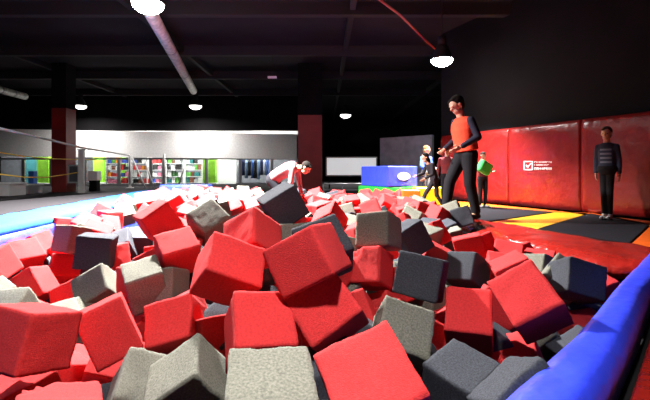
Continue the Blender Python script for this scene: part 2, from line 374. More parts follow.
# clothes hanging at the right half of the shop front
rk = empty('clothes_rack', at(254, 0, 21.2).xy.to_3d(), 'clothes rack with blue and black garments behind the glass left of the bending person', 'clothes rack')
W = at(271, 0, 21.2).x - at(239, 0, 21.2).x
for s in (-1, 1): obj('post', tube(NB(), (s * W / 2, 0, 0), (s * W / 2, 0, 1.32), .02), 'steel', rk)
obj('rail', tube(NB(), (-W / 2, 0, 1.3), (W / 2, 0, 1.3), .018), 'steel', rk)
gx = at(254, 0, 21.2).x - W / 2 + .12
gcols = [('white', (.75, .78, .85)), ('navy', (.02, .03, .10)), ('pale blue', (.25, .38, .60)), ('black', (.015, .015, .02)), ('blue', (.05, .12, .4)), ('black', (.015, .015, .02)), ('pale blue', (.25, .38, .6)), ('navy', (.02, .03, .1)), ('white', (.75, .78, .85)), ('blue', (.05, .12, .4))]
for k, (cn, c) in enumerate(gcols):
    bm = NB(); x = gx + k * (W - .24) / 9; hh = RS.uniform(.75, 1.0)
    for t, hw in ((0, .02), (.08, .05), (.14, .07), (.5, .06), (1, .075)):
        pass
    ring = []
    for t, hw, dp in ((0, .02, .05), (.06, .05, .2), (.2, .065, .24), (.6, .06, .2), (1, .075, .24)):
        ring.append([bm.verts.new((x + hw * math.cos(a), 21.2 + dp * math.sin(a), 1.28 - hh * t)) for a in [2 * math.pi * q / 12 for q in range(12)]])
    for a, b in zip(ring, ring[1:]):
        for q in range(12): bm.faces.new((a[q], a[(q + 1) % 12], b[(q + 1) % 12], b[q]))
    bm.faces.new(ring[0]); bm.faces.new(ring[-1])
    tag(obj('hanging_garment', bm, plain('cloth_' + cn, c, .9)), '%s garment hanging on the rack behind the glass' % cn, 'garment', 'garments on the shop rack, ' + cn)
# slanted white posts in front of the glass
for (ua, va, ub, vb, y, lb) in ((145, 160, 153, 187, 18, 'slanted white post leaning right in front of the coloured shelves, near one of the pair'),
                                (131, 155, 145, 187, 18, 'long slanted white post leaning right from the upright white posts'),
                                (186, 162, 178, 187, 18.4, 'slanted white post leaning left before the white partition')):
    tag(obj('slanted_post', tube(NB(), at(ua, va, y), at(ub, vb, y), .035), 'white'), lb, 'post', 'slanted white posts at the shop front')
for (u, vt, y, lb) in ((130, 154, 17.5, 'white upright post just left of the slanted white posts'), (164, 154, 17.5, 'white upright post right of the slanted white posts')):
    p = at(u, vt, y); e = empty('upright_post', (p.x, y, 0), lb, 'post')
    obj('shaft', tube(NB(), (0, 0, 0), (0, 0, p.z), .05), 'white', e); obj('foot_plate', bx((-.12, -.12, 0), (.12, .12, .02)), 'white', e, smooth=False)

# rope barrier at the left
p1 = at(81.5, 150, 13.6)
e = empty('barrier_post', (p1.x, 13.6, 0), 'thick white barrier post right of the dark red left pillar', 'post')
obj('shaft', bx((-.085, -.05, 0), (.085, .05, p1.z), .015), 'white', e, smooth=False)
obj('cap', bx((-.1, -.065, p1.z), (.1, .065, p1.z + .03), .01), 'white', e, smooth=False)
def sag(pts, r, m, name, label, cat):
    P = [at(*p) for p in pts]; out = []
    for i in range(len(P) - 1):
        for k in range(10): out.append(P[i].lerp(P[i + 1], k / 10) - Vector((0, 0, 0)))
    out.append(P[-1]); return tag(obj(name, poly_tube(NB(), out, r), m), label, cat)
sag([(-40, 121.5, 8.5), (0, 128.5, 9.5), (42, 138, 11.5), (81, 147.6, 13.6), (103, 151, 15.5), (130, 155.3, 17.5)], .033, 'rope_white', 'top_rope', 'thick white rope sloping down from the upper left to the white posts', 'rope')
sag([(-40, 146, 8.5), (0, 152.5, 9.5), (24, 156.4, 10.5), (48, 158.8, 11.8), (75, 159.4, 13.5), (96, 159.7, 15)], .016, 'rope_yellow', 'side_rope', 'upper thin yellow rope crossing the dark red left pillar', 'rope')
sag([(-40, 171, 8.5), (0, 174.3, 9.5), (24, 177.2, 10.5), (46, 177.4, 11.8), (66, 174.5, 13.2), (78, 172.4, 13.5)], .016, 'rope_yellow', 'side_rope', 'lower thin yellow rope sagging below the first one at the left', 'rope')
# counters and boxes at the far left
def counter(u0, u1, vt, y, m, label, topm='white'):
    a, b = at(u0, vt, y), at(u1, vt, y); e = empty('counter', ((a.x + b.x) / 2, y, 0), label, 'counter'); hw = (b.x - a.x) / 2
    obj('body', bx((-hw + .03, .03, 0), (hw - .03, .7, a.z - .05), .01), m, e, smooth=False)
    obj('top', bx((-hw, 0, a.z - .05), (hw, .73, a.z), .012), topm, e, smooth=False)
counter(-22, 9.5, 183, 12, 'white', 'white counter cut off by the left edge of the photo')
counter(10, 28, 184.5, 13, plain('pale_grey', (.45, .47, .48)), 'pale grey counter left of the dark red left pillar', plain('pale_grey2', (.6, .62, .62)))
tag(obj('blue_bin', prism(NB(), [(at(28, 0, 14.5).x, 14.5), (at(33.5, 0, 14.5).x, 14.5), (at(33.5, 0, 14.5).x, 14.7), (at(28, 0, 14.5).x, 14.7)], 0, at(0, 171, 14.5).z, .03), plain('mid_blue', (.04, .16, .6)), smooth=False), 'tall mid blue bin between the grey counter and the green pillar', 'bin')
# framed notice on the left pillar
e = empty('notice_frame', at(73, 174, 14.24), 'small grey framed notice fixed on the dark red left pillar', 'notice board')
fw, fh = .19, .31
bm = NB()
for lo, hi in (((-fw, 0, -fh), (-fw + .05, .05, fh)), ((fw - .05, 0, -fh), (fw, .05, fh)), ((-fw + .05, 0, -fh), (fw - .05, .05, -fh + .05)), ((-fw + .05, 0, fh - .05), (fw - .05, .05, fh))): box(bm, lo, hi)
obj('frame', bm, plain('frame_grey', (.4, .4, .42)), e, smooth=False)
obj('sheet', bx((-fw + .05, .02, -fh + .05), (fw - .05, .04, fh - .05)), plain('sheet_dark', (.09, .09, .11)), e, smooth=False)
a, b = at(87.5, 171, 15), at(97, 180.5, 15)
e = empty('white_locker', ((a.x + b.x) / 2, 15, 0), 'small white cabinet on a dark stand right of the white barrier post', 'cabinet'); hw = (b.x - a.x) / 2
obj('body', bx((-hw, 0, b.z), (hw, .3, a.z), .015), 'white', e, smooth=False); obj('stand', bx((-hw * .8, .03, 0), (hw * .8, .27, b.z)), 'black', e, smooth=False)

# ------------------------------------------------------------------ behind the pillar in the middle
a, b = at(327, 158, 17), at(376, 175, 17)
e = empty('white_board', ((a.x + b.x) / 2, 17, 0), 'bright white board with added glow in the dark gap right of the middle red pillar', 'board'); hw = (b.x - a.x) / 2
obj('board', bx((-hw, 0, b.z), (hw, .05, a.z), .01), 'glow_panel', e, smooth=False)  # emission added because too little light reaches the board
obj('frame', bx((-hw - .05, .05, b.z - .05), (hw + .05, .09, a.z + .05)), 'steel', e, smooth=False)
for s in (-1, 1): obj('leg', bx((s * hw * .9 - .03, .02, 0), (s * hw * .9 + .03, .06, b.z - .05)), 'beam', e, smooth=False)
a, b = at(324, 183.5, 11), at(380, 183.5, 11)
e = empty('railing', ((a.x + b.x) / 2, 11, 0), 'dark metal railing with a bright top bar below the white board', 'railing'); hw = (b.x - a.x) / 2
obj('top_bar', tube(NB(), (-hw, 0, a.z), (hw, 0, a.z), .018), 'steel', e)
obj('lower_bar', tube(NB(), (-hw, 0, a.z - .17), (hw, 0, a.z - .17), .014), 'beam', e)
for k in range(4): obj('post', tube(NB(), (-hw + 2 * hw * k / 3, 0, 0), (-hw + 2 * hw * k / 3, 0, a.z - .018), .016), 'beam', e)
# grey partition wall
pA, pB = at(380, 139, 13.2), at(432, 133, 11.9)
bm = NB(); prism(bm, [(pA.x, pA.y), (pB.x, pB.y), (pB.x + .08, pB.y + .1), (pA.x + .08, pA.y + .1)], -.004, 1.75)
struct('wall_partition_grey', bm, 'grey_panel')
# soft play blocks
def softblock(name, px0, px1, pxc, vt, vb, y, label, mL, mR, logo=True):
    """box seen on its edge: left face px0..pxc, right face pxc..px1"""
    C_ = at(pxc, vt, y); zt, z0 = C_.z, at(pxc, vb, y).z
    A_ = at(px0, vt, y + 1.0); B_ = at(px1, vt, y + .4); z0 = max(z0, 0)
    a_, b_, c_ = Vector((A_.x, A_.y)), Vector((B_.x, B_.y)), Vector((C_.x, C_.y)); d_ = a_ + b_ - c_
    e = empty(name, (c_.x, c_.y, 0), label, 'soft block')
    q = [Vector((p.x - c_.x, p.y - c_.y)) for p in (c_, b_, d_, a_)]
    obj('foam_body', prism(NB(), q, z0, zt, .03), mR, e, smooth=False)
    o_ = (q[3]) * .04
    if logo:
        m_ = q[1] * .52; nrm = Vector((q[1].y, -q[1].x)).normalized() * .012
        t_ = q[1].normalized(); bm = NB(); zc = (z0 + zt) / 2; cc = Vector((m_.x + nrm.x, m_.y + nrm.y, zc))
        vs_ = [bm.verts.new(cc + Vector((t_.x, t_.y, 0)) * (.17 * math.cos(k * math.pi / 12)) + Vector((0, 0, .085 * math.sin(k * math.pi / 12)))) for k in range(24)]
        f = bm.faces.new(vs_); r = bmesh.ops.extrude_face_region(bm, geom=[f])
        bmesh.ops.translate(bm, verts=[v for v in r['geom'] if isinstance(v, bmesh.types.BMVert)], vec=(-nrm.x * .8, -nrm.y * .8, 0))
        g_ = obj('round_badge', bm, 'white', e, smooth=False); g_['label'] = 'white oval badge'
    return e
softblock('soft_block', 361, 417.5, 388, 166, 186.8, 8.9, 'royal blue soft play block lying on the green block at the back', 'blue_vinyl', 'blue_vinyl')
softblock('soft_block', 358, 419, 387, 187.2, 205, 8.9, 'green soft play block under the blue one at the back of the pit', 'green_vinyl', 'green_vinyl')
tag(obj('soft_block', bx((at(402.5, 0, 8.35).x, 8.35, 0), (at(420.5, 0, 8.35).x, 8.6, at(0, 190, 8.35).z), .03), 'orange_vinyl', smooth=False), 'small orange soft block right of the green block', 'soft block')
tag(obj('soft_block', bx((at(416, 0, 8.9).x, 8.9, 0), (at(452, 0, 8.9).x, 9.3, at(0, 187.5, 8.9).z), .04), 'yellow_vinyl', smooth=False), 'bright yellow soft block behind the legs of the walking child', 'soft block')

# ------------------------------------------------------------------ ceiling lamps, duct, pipes
def high_bay(u, v, label, y=None, power=0, r=.25, Z=3.6, lens='lamp_on', size=.4, pt=False, spr=SPR):
    if y is None: y = (Z - CH) * F / (HY - v)
    p = at(u, v, y); e = empty('high_bay_lamp', (p.x, y, p.z), label, 'ceiling lamp', 'high bay ceiling lamps')
    bm = NB(); n = 24; prof = [(r * .5, .30), (r * .62, .24), (r * .95, .06), (r * 1.04, 0)]
    rings = [[bm.verts.new((q * math.cos(2 * math.pi * k / n), q * math.sin(2 * math.pi * k / n), z)) for k in range(n)] for q, z in prof]
    for a, b in zip(rings, rings[1:]):
        for k in range(n): bm.faces.new((a[k], a[(k + 1) % n], b[(k + 1) % n], b[k]))
    bm.faces.new(rings[0]); rf = obj('reflector', bm, 'beam', e)
    bm = NB(); bmesh.ops.create_uvsphere(bm, u_segments=24, v_segments=14, radius=1, matrix=Matrix.Translation((0, 0, 0.0)) @ Matrix.Diagonal((r, r, r * .6, 1)))
    obj('lens', bm, lens, rf)
    obj('housing', tube(NB(), (0, 0, .30), (0, 0, .5), r * .4, n=16), 'beam', e)
    obj('rod', tube(NB(), (0, 0, .5), (0, 0, 4.4 - p.z), .012, n=6), 'beam', e)
    if power: lamp((p.x, y, p.z - r * .6 - .02), power, size, point=pt, spread=spr)
    return e
def lamp(loc, power, size=.4, col=(1, .96, .92), spread=SPR, point=False):
    ld = bpy.data.lights.new('lamp_light', 'POINT' if point else 'AREA'); ld.energy = power; ld.color = col
    if point: ld.shadow_soft_size = .10
    else: ld.shape = 'DISK'; ld.size = size; ld.spread = spread
    o = bpy.data.objects.new('lamp_light', ld); o.location = loc; COL.objects.link(o); return o
high_bay(148, 4, 'blazing ceiling lamp at the upper left, at the near end of the long duct', power=PW[0], r=.26, spr=2.1)
high_bay(442, 60, 'bright ceiling lamp above the standing man', y=9.0, power=PW[1], r=.225, spr=1.75)
high_bay(195.5, 106, 'small distant ceiling lamp below the far end of the long duct', power=PW[2], r=.27, spr=2.9, lens='lamp_far')
high_bay(80.5, 106, 'small distant ceiling lamp above the white barrier post', power=PW[3], r=.25, spr=2.9, lens='lamp_far')
high_bay(345.5, 115, 'small distant ceiling lamp right of the middle red pillar', power=PW[4], r=.28, lens='lamp_far')
high_bay(1, 114.5, 'small distant ceiling lamp cut off by the left edge of the photo', power=0, r=.25, lens='lamp_far')
# unseen lights without fixtures, placed for their effect, not on the lamp grid
for (x, y, pw, sz, sp_) in OFF: lamp((x, y, 3.55), pw, sz, spread=sp_)
# lights inside the shop
for x in (-16, -12.5, -9, -6, -3.2): lamp((x, 21.6, 2.2), PW[5], point=True)

def duct(pa, pb, r, label, cat='duct'):
    pa, pb = at(*pa), at(*pb); e = empty('ventilation_duct', pa, label, cat); d = pb - pa
    bm = NB(); N = 60; ax = d.normalized(); q = ax.to_track_quat('Z', 'Y'); rings = []
    for i in range(N * 2 + 1):
        rr = r * (1 + .012 * (i % 2)); rings.append([bm.verts.new(d * (i / (2 * N)) + q @ Vector((rr * math.cos(2 * math.pi * k / 18), rr * math.sin(2 * math.pi * k / 18), 0))) for k in range(18)])
    for a, b in zip(rings, rings[1:]):
        for k in range(18): bm.faces.new((a[k], a[(k + 1) % 18], b[(k + 1) % 18], b[k]))
    bm.faces.new(rings[0]); bm.faces.new(rings[-1]); pp = obj('pipe', bm, 'duct', e)
    for t in (.33, .66): obj('joint_collar', tube(NB(), d * t - ax * .04, d * t + ax * .04, r * 1.06, n=18), 'steel', pp)
    for t in (.1, .5, .9):
        p = d * t; obj('hanger', tube(NB(), p + Vector((0, 0, r)), p + Vector((0, 0, 4.4 - (pa + p).z)), .008, n=6), 'beam', e)
duct((149, 10, 8.3), (193.5, 91, 16.2), .135, 'long spiral metal ventilation duct running away under the black ceiling')
duct((-14, 86, 15.5), (25, 96.5, 18.0), .14, 'short pale ventilation duct at the left edge of the photo')
e = empty('emergency_light', at(272, 77, 12.4), 'tiny white emergency light on the black ceiling left of centre', 'emergency light')
obj('case', bx((-.13, 0, -.03), (.13, .1, .03), .01), 'white', e, smooth=False); obj('rod', tube(NB(), (0, .05, .03), (0, .05, 4.4 - e.location.z), .01, n=6), 'beam', e)
sag([(372, -6, 6.6), (400, 15, 7.8), (425, 40, 9.3), (436, 50, 10.5)], .022, plain('red_pipe', (.25, .015, .015)), 'sprinkler_pipe', 'thin dark red sprinkler pipe slanting down to the lamp above the man', 'pipe')

FIT = [
 ('F1', 'R', [-1.204, 1.715, 0.069], [[0.3459, -0.1271, -0.9296], [0.8996, -0.2365, 0.3671], [-0.2666, -0.9633, 0.0326]], [0.232, 0.231, 0.258]),
 ('F2', 'R', [-1.058, 2.067, -0.033], [[0.8186, 0.3858, -0.4254], [0.4483, 0.0336, 0.8932], [0.3589, -0.922, -0.1455]], [0.213, 0.273, 0.238]),
 ('F3', 'R', [-0.766, 2.175, -0.058], [[0.9621, 0.2533, 0.1009], [0.0651, -0.5728, 0.8171], [0.2648, -0.7796, -0.5676]], [0.244, 0.219, 0.235]),
 ('F4', 'G', [-0.559, 1.712, -0.124], [[0.817, 0.2166, 0.5344], [-0.0074, -0.9228, 0.3852], [0.5766, -0.3186, -0.7523]], [0.256, 0.237, 0.205]),
 ('F5', 'G', [-0.819, 1.795, -0.199], [[0.5082, 0.1231, 0.8524], [-0.3674, -0.8642, 0.3438], [0.7789, -0.4879, -0.3939]], [0.238, 0.245, 0.169]),
 ('F6', 'G', [-0.155, 1.161, 0.08], [[0.9816, 0.1768, -0.0727], [0.1869, -0.9673, 0.1715], [-0.04, -0.1819, -0.9825]], [0.234, 0.247, 0.24]),
 ('F7', 'R', [0.137, 1.181, 0.114], [[0.9219, 0.3273, 0.2075], [0.1737, -0.8275, 0.5339], [0.3465, -0.4562, -0.8197]], [0.236, 0.244, 0.24]),
 ('F8', 'R', [-0.273, 1.74, 0.081], [[0.9294, 0.1939, -0.314], [0.355, -0.7026, 0.6167], [-0.101, -0.6846, -0.7219]], [0.246, 0.24, 0.234]),
 ('F9', 'R', [0.01, 1.81, 0.139], [[0.8155, 0.5402, 0.2075], [0.1396, -0.5316, 0.8354], [0.5616, -0.6523, -0.509]], [0.25, 0.235, 0.236]),
 ('F10', 'R', [-0.073, 1.827, 0.364], [[0.8316, 0.4334, 0.3474], [-0.2809, -0.2115, 0.9361], [0.4792, -0.876, -0.0541]], [0.258, 0.219, 0.244]),
 ('F11', 'R', [-0.468, 2.039, 0.261], [[0.842, 0.0423, -0.5378], [0.3639, -0.7806, 0.5082], [-0.3983, -0.6236, -0.6726]], [0.277, 0.232, 0.215]),
 ('F12', 'R', [-0.407, 2.386, 0.346], [[0.8227, 0.136, 0.5519], [-0.3198, -0.6919, 0.6473], [0.4699, -0.7091, -0.5257]], [0.229, 0.24, 0.251]),
 ('F13', 'K', [-0.298, 2.951, 0.499], [[0.8148, 0.4394, -0.3781], [0.2878, 0.2597, 0.9218], [0.5033, -0.8599, 0.0851]], [0.25, 0.232, 0.239]),  # grey cube in the charcoal colour, for the shade on its front
 ('F14', 'K', [-0.014, 2.25, 0.319], [[0.9184, 0.3953, 0.018], [0.2544, -0.6247, 0.7383], [0.3031, -0.6734, -0.6743]], [0.256, 0.241, 0.241]),
 ('F15', 'G', [0.376, 2.932, 0.317], [[0.8551, -0.0572, 0.5154], [-0.5018, -0.342, 0.7945], [0.1308, -0.938, -0.3211]], [0.239, 0.234, 0.248]),
 ('F16', 'K', [0.688, 3.378, 0.2], [[0.831, 0.4744, -0.2905], [0.283, 0.0889, 0.955], [0.4789, -0.8758, -0.0603]], [0.213, 0.241, 0.235]),
 ('F17', 'K', [0.538, 2.343, 0.156], [[0.8925, -0.2198, 0.3938], [-0.4299, -0.1513, 0.8901], [-0.1361, -0.9638, -0.2295]], [0.242, 0.232, 0.239]),
 ('F18', 'G', [0.35, 1.979, -0.037], [[0.9485, -0.2643, -0.1744], [-0.0666, -0.705, 0.706], [-0.3096, -0.6581, -0.6863]], [0.241, 0.239, 0.24]),
 ('F19', 'K', [1.058, 3.125, -0.009], [[0.6695, -0.3391, 0.6609], [-0.7318, -0.4542, 0.5082], [0.1278, -0.8239, -0.5522]], [0.232, 0.221, 0.24]),
 ('F20', 'R', [0.757, 2.203, -0.042], [[0.9309, -0.2584, 0.2583], [-0.3652, -0.6828, 0.6328], [0.0129, -0.6834, -0.73]], [0.228, 0.252, 0.24]),
 ('F21', 'R', [0.958, 1.968, 0.131], [[0.8177, 0.2053, 0.5378], [-0.2128, -0.7604, 0.6137], [0.5349, -0.6162, -0.578]], [0.233, 0.248, 0.24]),
 ('F22', 'K', [0.55, 1.716, -0.14], [[0.7453, 0.6667, 0.0022], [0.6396, -0.7159, 0.28], [0.1883, -0.2072, -0.96]], [0.235, 0.22, 0.239]),
 ('F23', 'K', [0.689, 1.447, -0.073], [[0.0652, -0.8199, 0.5687], [-0.9129, -0.2792, -0.2979], [0.4031, -0.4998, -0.7667]], [0.237, 0.243, 0.24]),
 ('F24', 'K', [1.667, 2.795, 0.012], [[0.958, -0.2718, -0.0914], [-0.021, -0.3844, 0.9229], [-0.286, -0.8822, -0.374]], [0.249, 0.229, 0.244]),
 ('F26', 'G', [1.664, 2.97, -0.04], [[0.7225, -0.0888, 0.6856], [-0.4373, 0.7093, 0.5528], [-0.5355, -0.6992, 0.4737]], [0.24, 0.24, 0.24]),
 ('F27', 'R', [1.326, 2.951, 0.01], [[0.8826, -0.1203, 0.4544], [-0.1372, -0.9905, 0.0043], [0.4496, -0.0661, -0.8908]], [0.24, 0.239, 0.24]),
 ('F28', 'R', [1.325, 3.868, 0.034], [[0.9305, 0.2352, 0.2809], [-0.2671, -0.0892, 0.9595], [0.2507, -0.9678, -0.0202]], [0.254, 0.221, 0.239]),
 ('F29', 'R', [1.091, 4.244, 0.083], [[0.5793, 0.4414, -0.6853], [0.8147, -0.2851, 0.505], [0.0275, -0.8508, -0.5247]], [0.24, 0.24, 0.24]),
 ('F33', 'R', [0.311, 2.783, 0.095], [[0.8732, -0.098, 0.4774], [-0.4635, -0.4698, 0.7513], [0.1506, -0.8773, -0.4556]], [0.211, 0.235, 0.235]),
 ('F37', 'R', [-1.306, 3.286, 0.355], [[0.6645, 0.4045, -0.6284], [0.5097, 0.3696, 0.7769], [0.5465, -0.8365, 0.0394]], [0.24, 0.23, 0.24]),
 ('F38', 'R', [-1.034, 2.944, 0.168], [[0.8174, 0.5605, -0.1331], [0.5438, -0.6747, 0.499], [0.1899, -0.4803, -0.8563]], [0.254, 0.23, 0.237]),
 ('F39', 'G', [-1.172, 2.736, 0.004], [[0.8633, 0.5026, 0.0471], [0.4496, -0.8081, 0.3806], [0.2294, -0.3074, -0.9235]], [0.226, 0.243, 0.252]),
 ('F40', 'G', [-1.625, 3.021, -0.119], [[0.8445, 0.4998, 0.1924], [0.1721, -0.5935, 0.7862], [0.5071, -0.6309, -0.5872]], [0.239, 0.241, 0.24]),
 ('F41', 'R', [-2.319, 3.345, -0.177], [[0.0055, 0.5585, -0.8295], [0.9868, -0.1374, -0.0859], [-0.162, -0.8181, -0.5518]], [0.233, 0.242, 0.218]),
 ('F42', 'R', [-2.706, 3.775, -0.038], [[0.5098, 0.7013, -0.4983], [0.8589, -0.3822, 0.3408], [0.0485, -0.6018, -0.7972]], [0.234, 0.239, 0.24]),
 ('F43', 'R', [-2.576, 3.254, 0.002], [[-0.0367, 0.3472, -0.9371], [0.9715, 0.2323, 0.048], [0.2343, -0.9086, -0.3458]], [0.242, 0.232, 0.24]),
 ('F44', 'R', [-2.371, 3.809, -0.184], [[0.8149, 0.3264, -0.4789], [0.5449, -0.7128, 0.4415], [-0.1972, -0.6208, -0.7588]], [0.24, 0.24, 0.24]),
 ('F46', 'R', [-1.794, 3.511, 0.016], [[0.9906, 0.1361, -0.0094], [0.0183, -0.0646, 0.9977], [0.1352, -0.9886, -0.0665]], [0.227, 0.212, 0.236]),
 ('F47', 'K', [-1.794, 3.297, 0.114], [[0.9592, -0.1232, -0.2546], [0.252, -0.0368, 0.967], [-0.1285, -0.9917, -0.0043]], [0.25, 0.252, 0.241]),
 ('F48', 'K', [-1.956, 4.372, -0.042], [[0.8865, -0.0984, -0.4522], [0.4548, 0.0053, 0.8906], [-0.0853, -0.9951, 0.0495]], [0.251, 0.224, 0.24]),
 ('F51', 'R', [-3.101, 4.86, 0.078], [[0.9346, -0.0689, 0.3488], [-0.3554, -0.1486, 0.9228], [-0.0118, -0.9865, -0.1634]], [0.228, 0.243, 0.221]),
 ('F53', 'G', [-2.289, 3.827, 0.115], [[0.8989, -0.0665, 0.4332], [-0.4348, -0.2593, 0.8624], [0.0549, -0.9635, -0.262]], [0.24, 0.237, 0.24]),
 ('F58', 'G', [-2.889, 6.053, 0.109], [[0.7849, 0.5427, -0.2991], [0.5923, -0.5153, 0.6194], [0.182, -0.6633, -0.7259]], [0.24, 0.24, 0.24]),
 ('F59', 'R', [-2.057, 4.924, 0.198], [[0.6208, -0.5314, 0.5764], [-0.766, -0.2548, 0.5902], [-0.1668, -0.8079, -0.5652]], [0.24, 0.216, 0.24]),
 ('F60', 'R', [-2.335, 5.489, 0.299], [[0.9003, 0.4259, -0.0897], [0.4043, -0.742, 0.5348], [0.1613, -0.5177, -0.8402]], [0.24, 0.24, 0.24]),
 ('F62', 'G', [-0.935, 3.382, 0.317], [[0.6608, 0.7352, -0.1513], [0.587, -0.3805, 0.7146], [0.4678, -0.561, -0.683]], [0.248, 0.245, 0.24]),
 ('F63', 'R', [-1.448, 6.563, 0.193], [[0.8522, 0.4905, -0.1819], [0.3826, -0.3471, 0.8562], [0.3569, -0.7993, -0.4835]], [0.239, 0.241, 0.24]),
 ('F65', 'R', [-1.074, 6.346, 0.181], [[0.9318, 0.3475, 0.1044], [0.2095, -0.7501, 0.6273], [0.2963, -0.5626, -0.7718]], [0.239, 0.241, 0.24]),
 ('F66', 'R', [-0.84, 1.287, -0.068], [[0.8345, 0.5294, -0.1528], [0.5003, -0.8442, -0.1925], [-0.2309, 0.0842, -0.9693]], [0.233, 0.247, 0.24]),
 ('F68', 'G', [-1.076, 2.811, -0.025], [[0.1572, 0.0742, -0.9848], [0.943, -0.3073, 0.1273], [-0.2932, -0.9487, -0.1183]], [0.241, 0.212, 0.24]),
]
SLIV = [
 ('F45', 'R', 68, 285, 3.2),
 ('F69', 'R', 177, 299, 2.4),
 ('F75', 'G', 50, 310, 2.6),
 ('F76', 'G', 66, 309, 2.7),
 ('F74', 'G', -2, 298, 2.6),
 ('F50', 'K', 137, 230, 4.6),
 ('F49', 'K', 116, 234, 4.1),
 ('F55r', 'R', 89, 224, 3.9),
 ('F56', 'R', 102, 218, 5.2),
 ('F57', 'R', 106, 210, 5.4),
 ('F61', 'R', 160, 190, 6.6),
 ('F72', 'R', 528, 347, 2.1),
 ('F73', 'K', 508, 338, 2.2),
 ('F54', 'G', 78, 228, 3.9),
 ('F52', 'R', 81, 217, 4.7),
 ('F30', 'G', 455, 229, 4.6),
 ('F31', 'G', 428, 226, 4.0),
 ('F32', 'R', 438, 245, 3.5),
 ('F25', 'G', 547, 258, 3.2),
 ('F70', 'K', 214, 318, 2.2),
 ('F71', 'R', 202, 322, 2.1),
 ('F67', 'R', 3, 382, 1.7),
 ('F36', 'R', 403, 216, 4.5),
 ('F34', 'R', 330, 207, 4.0),
 ('F55', 'G', 98, 227, 4.3),
]
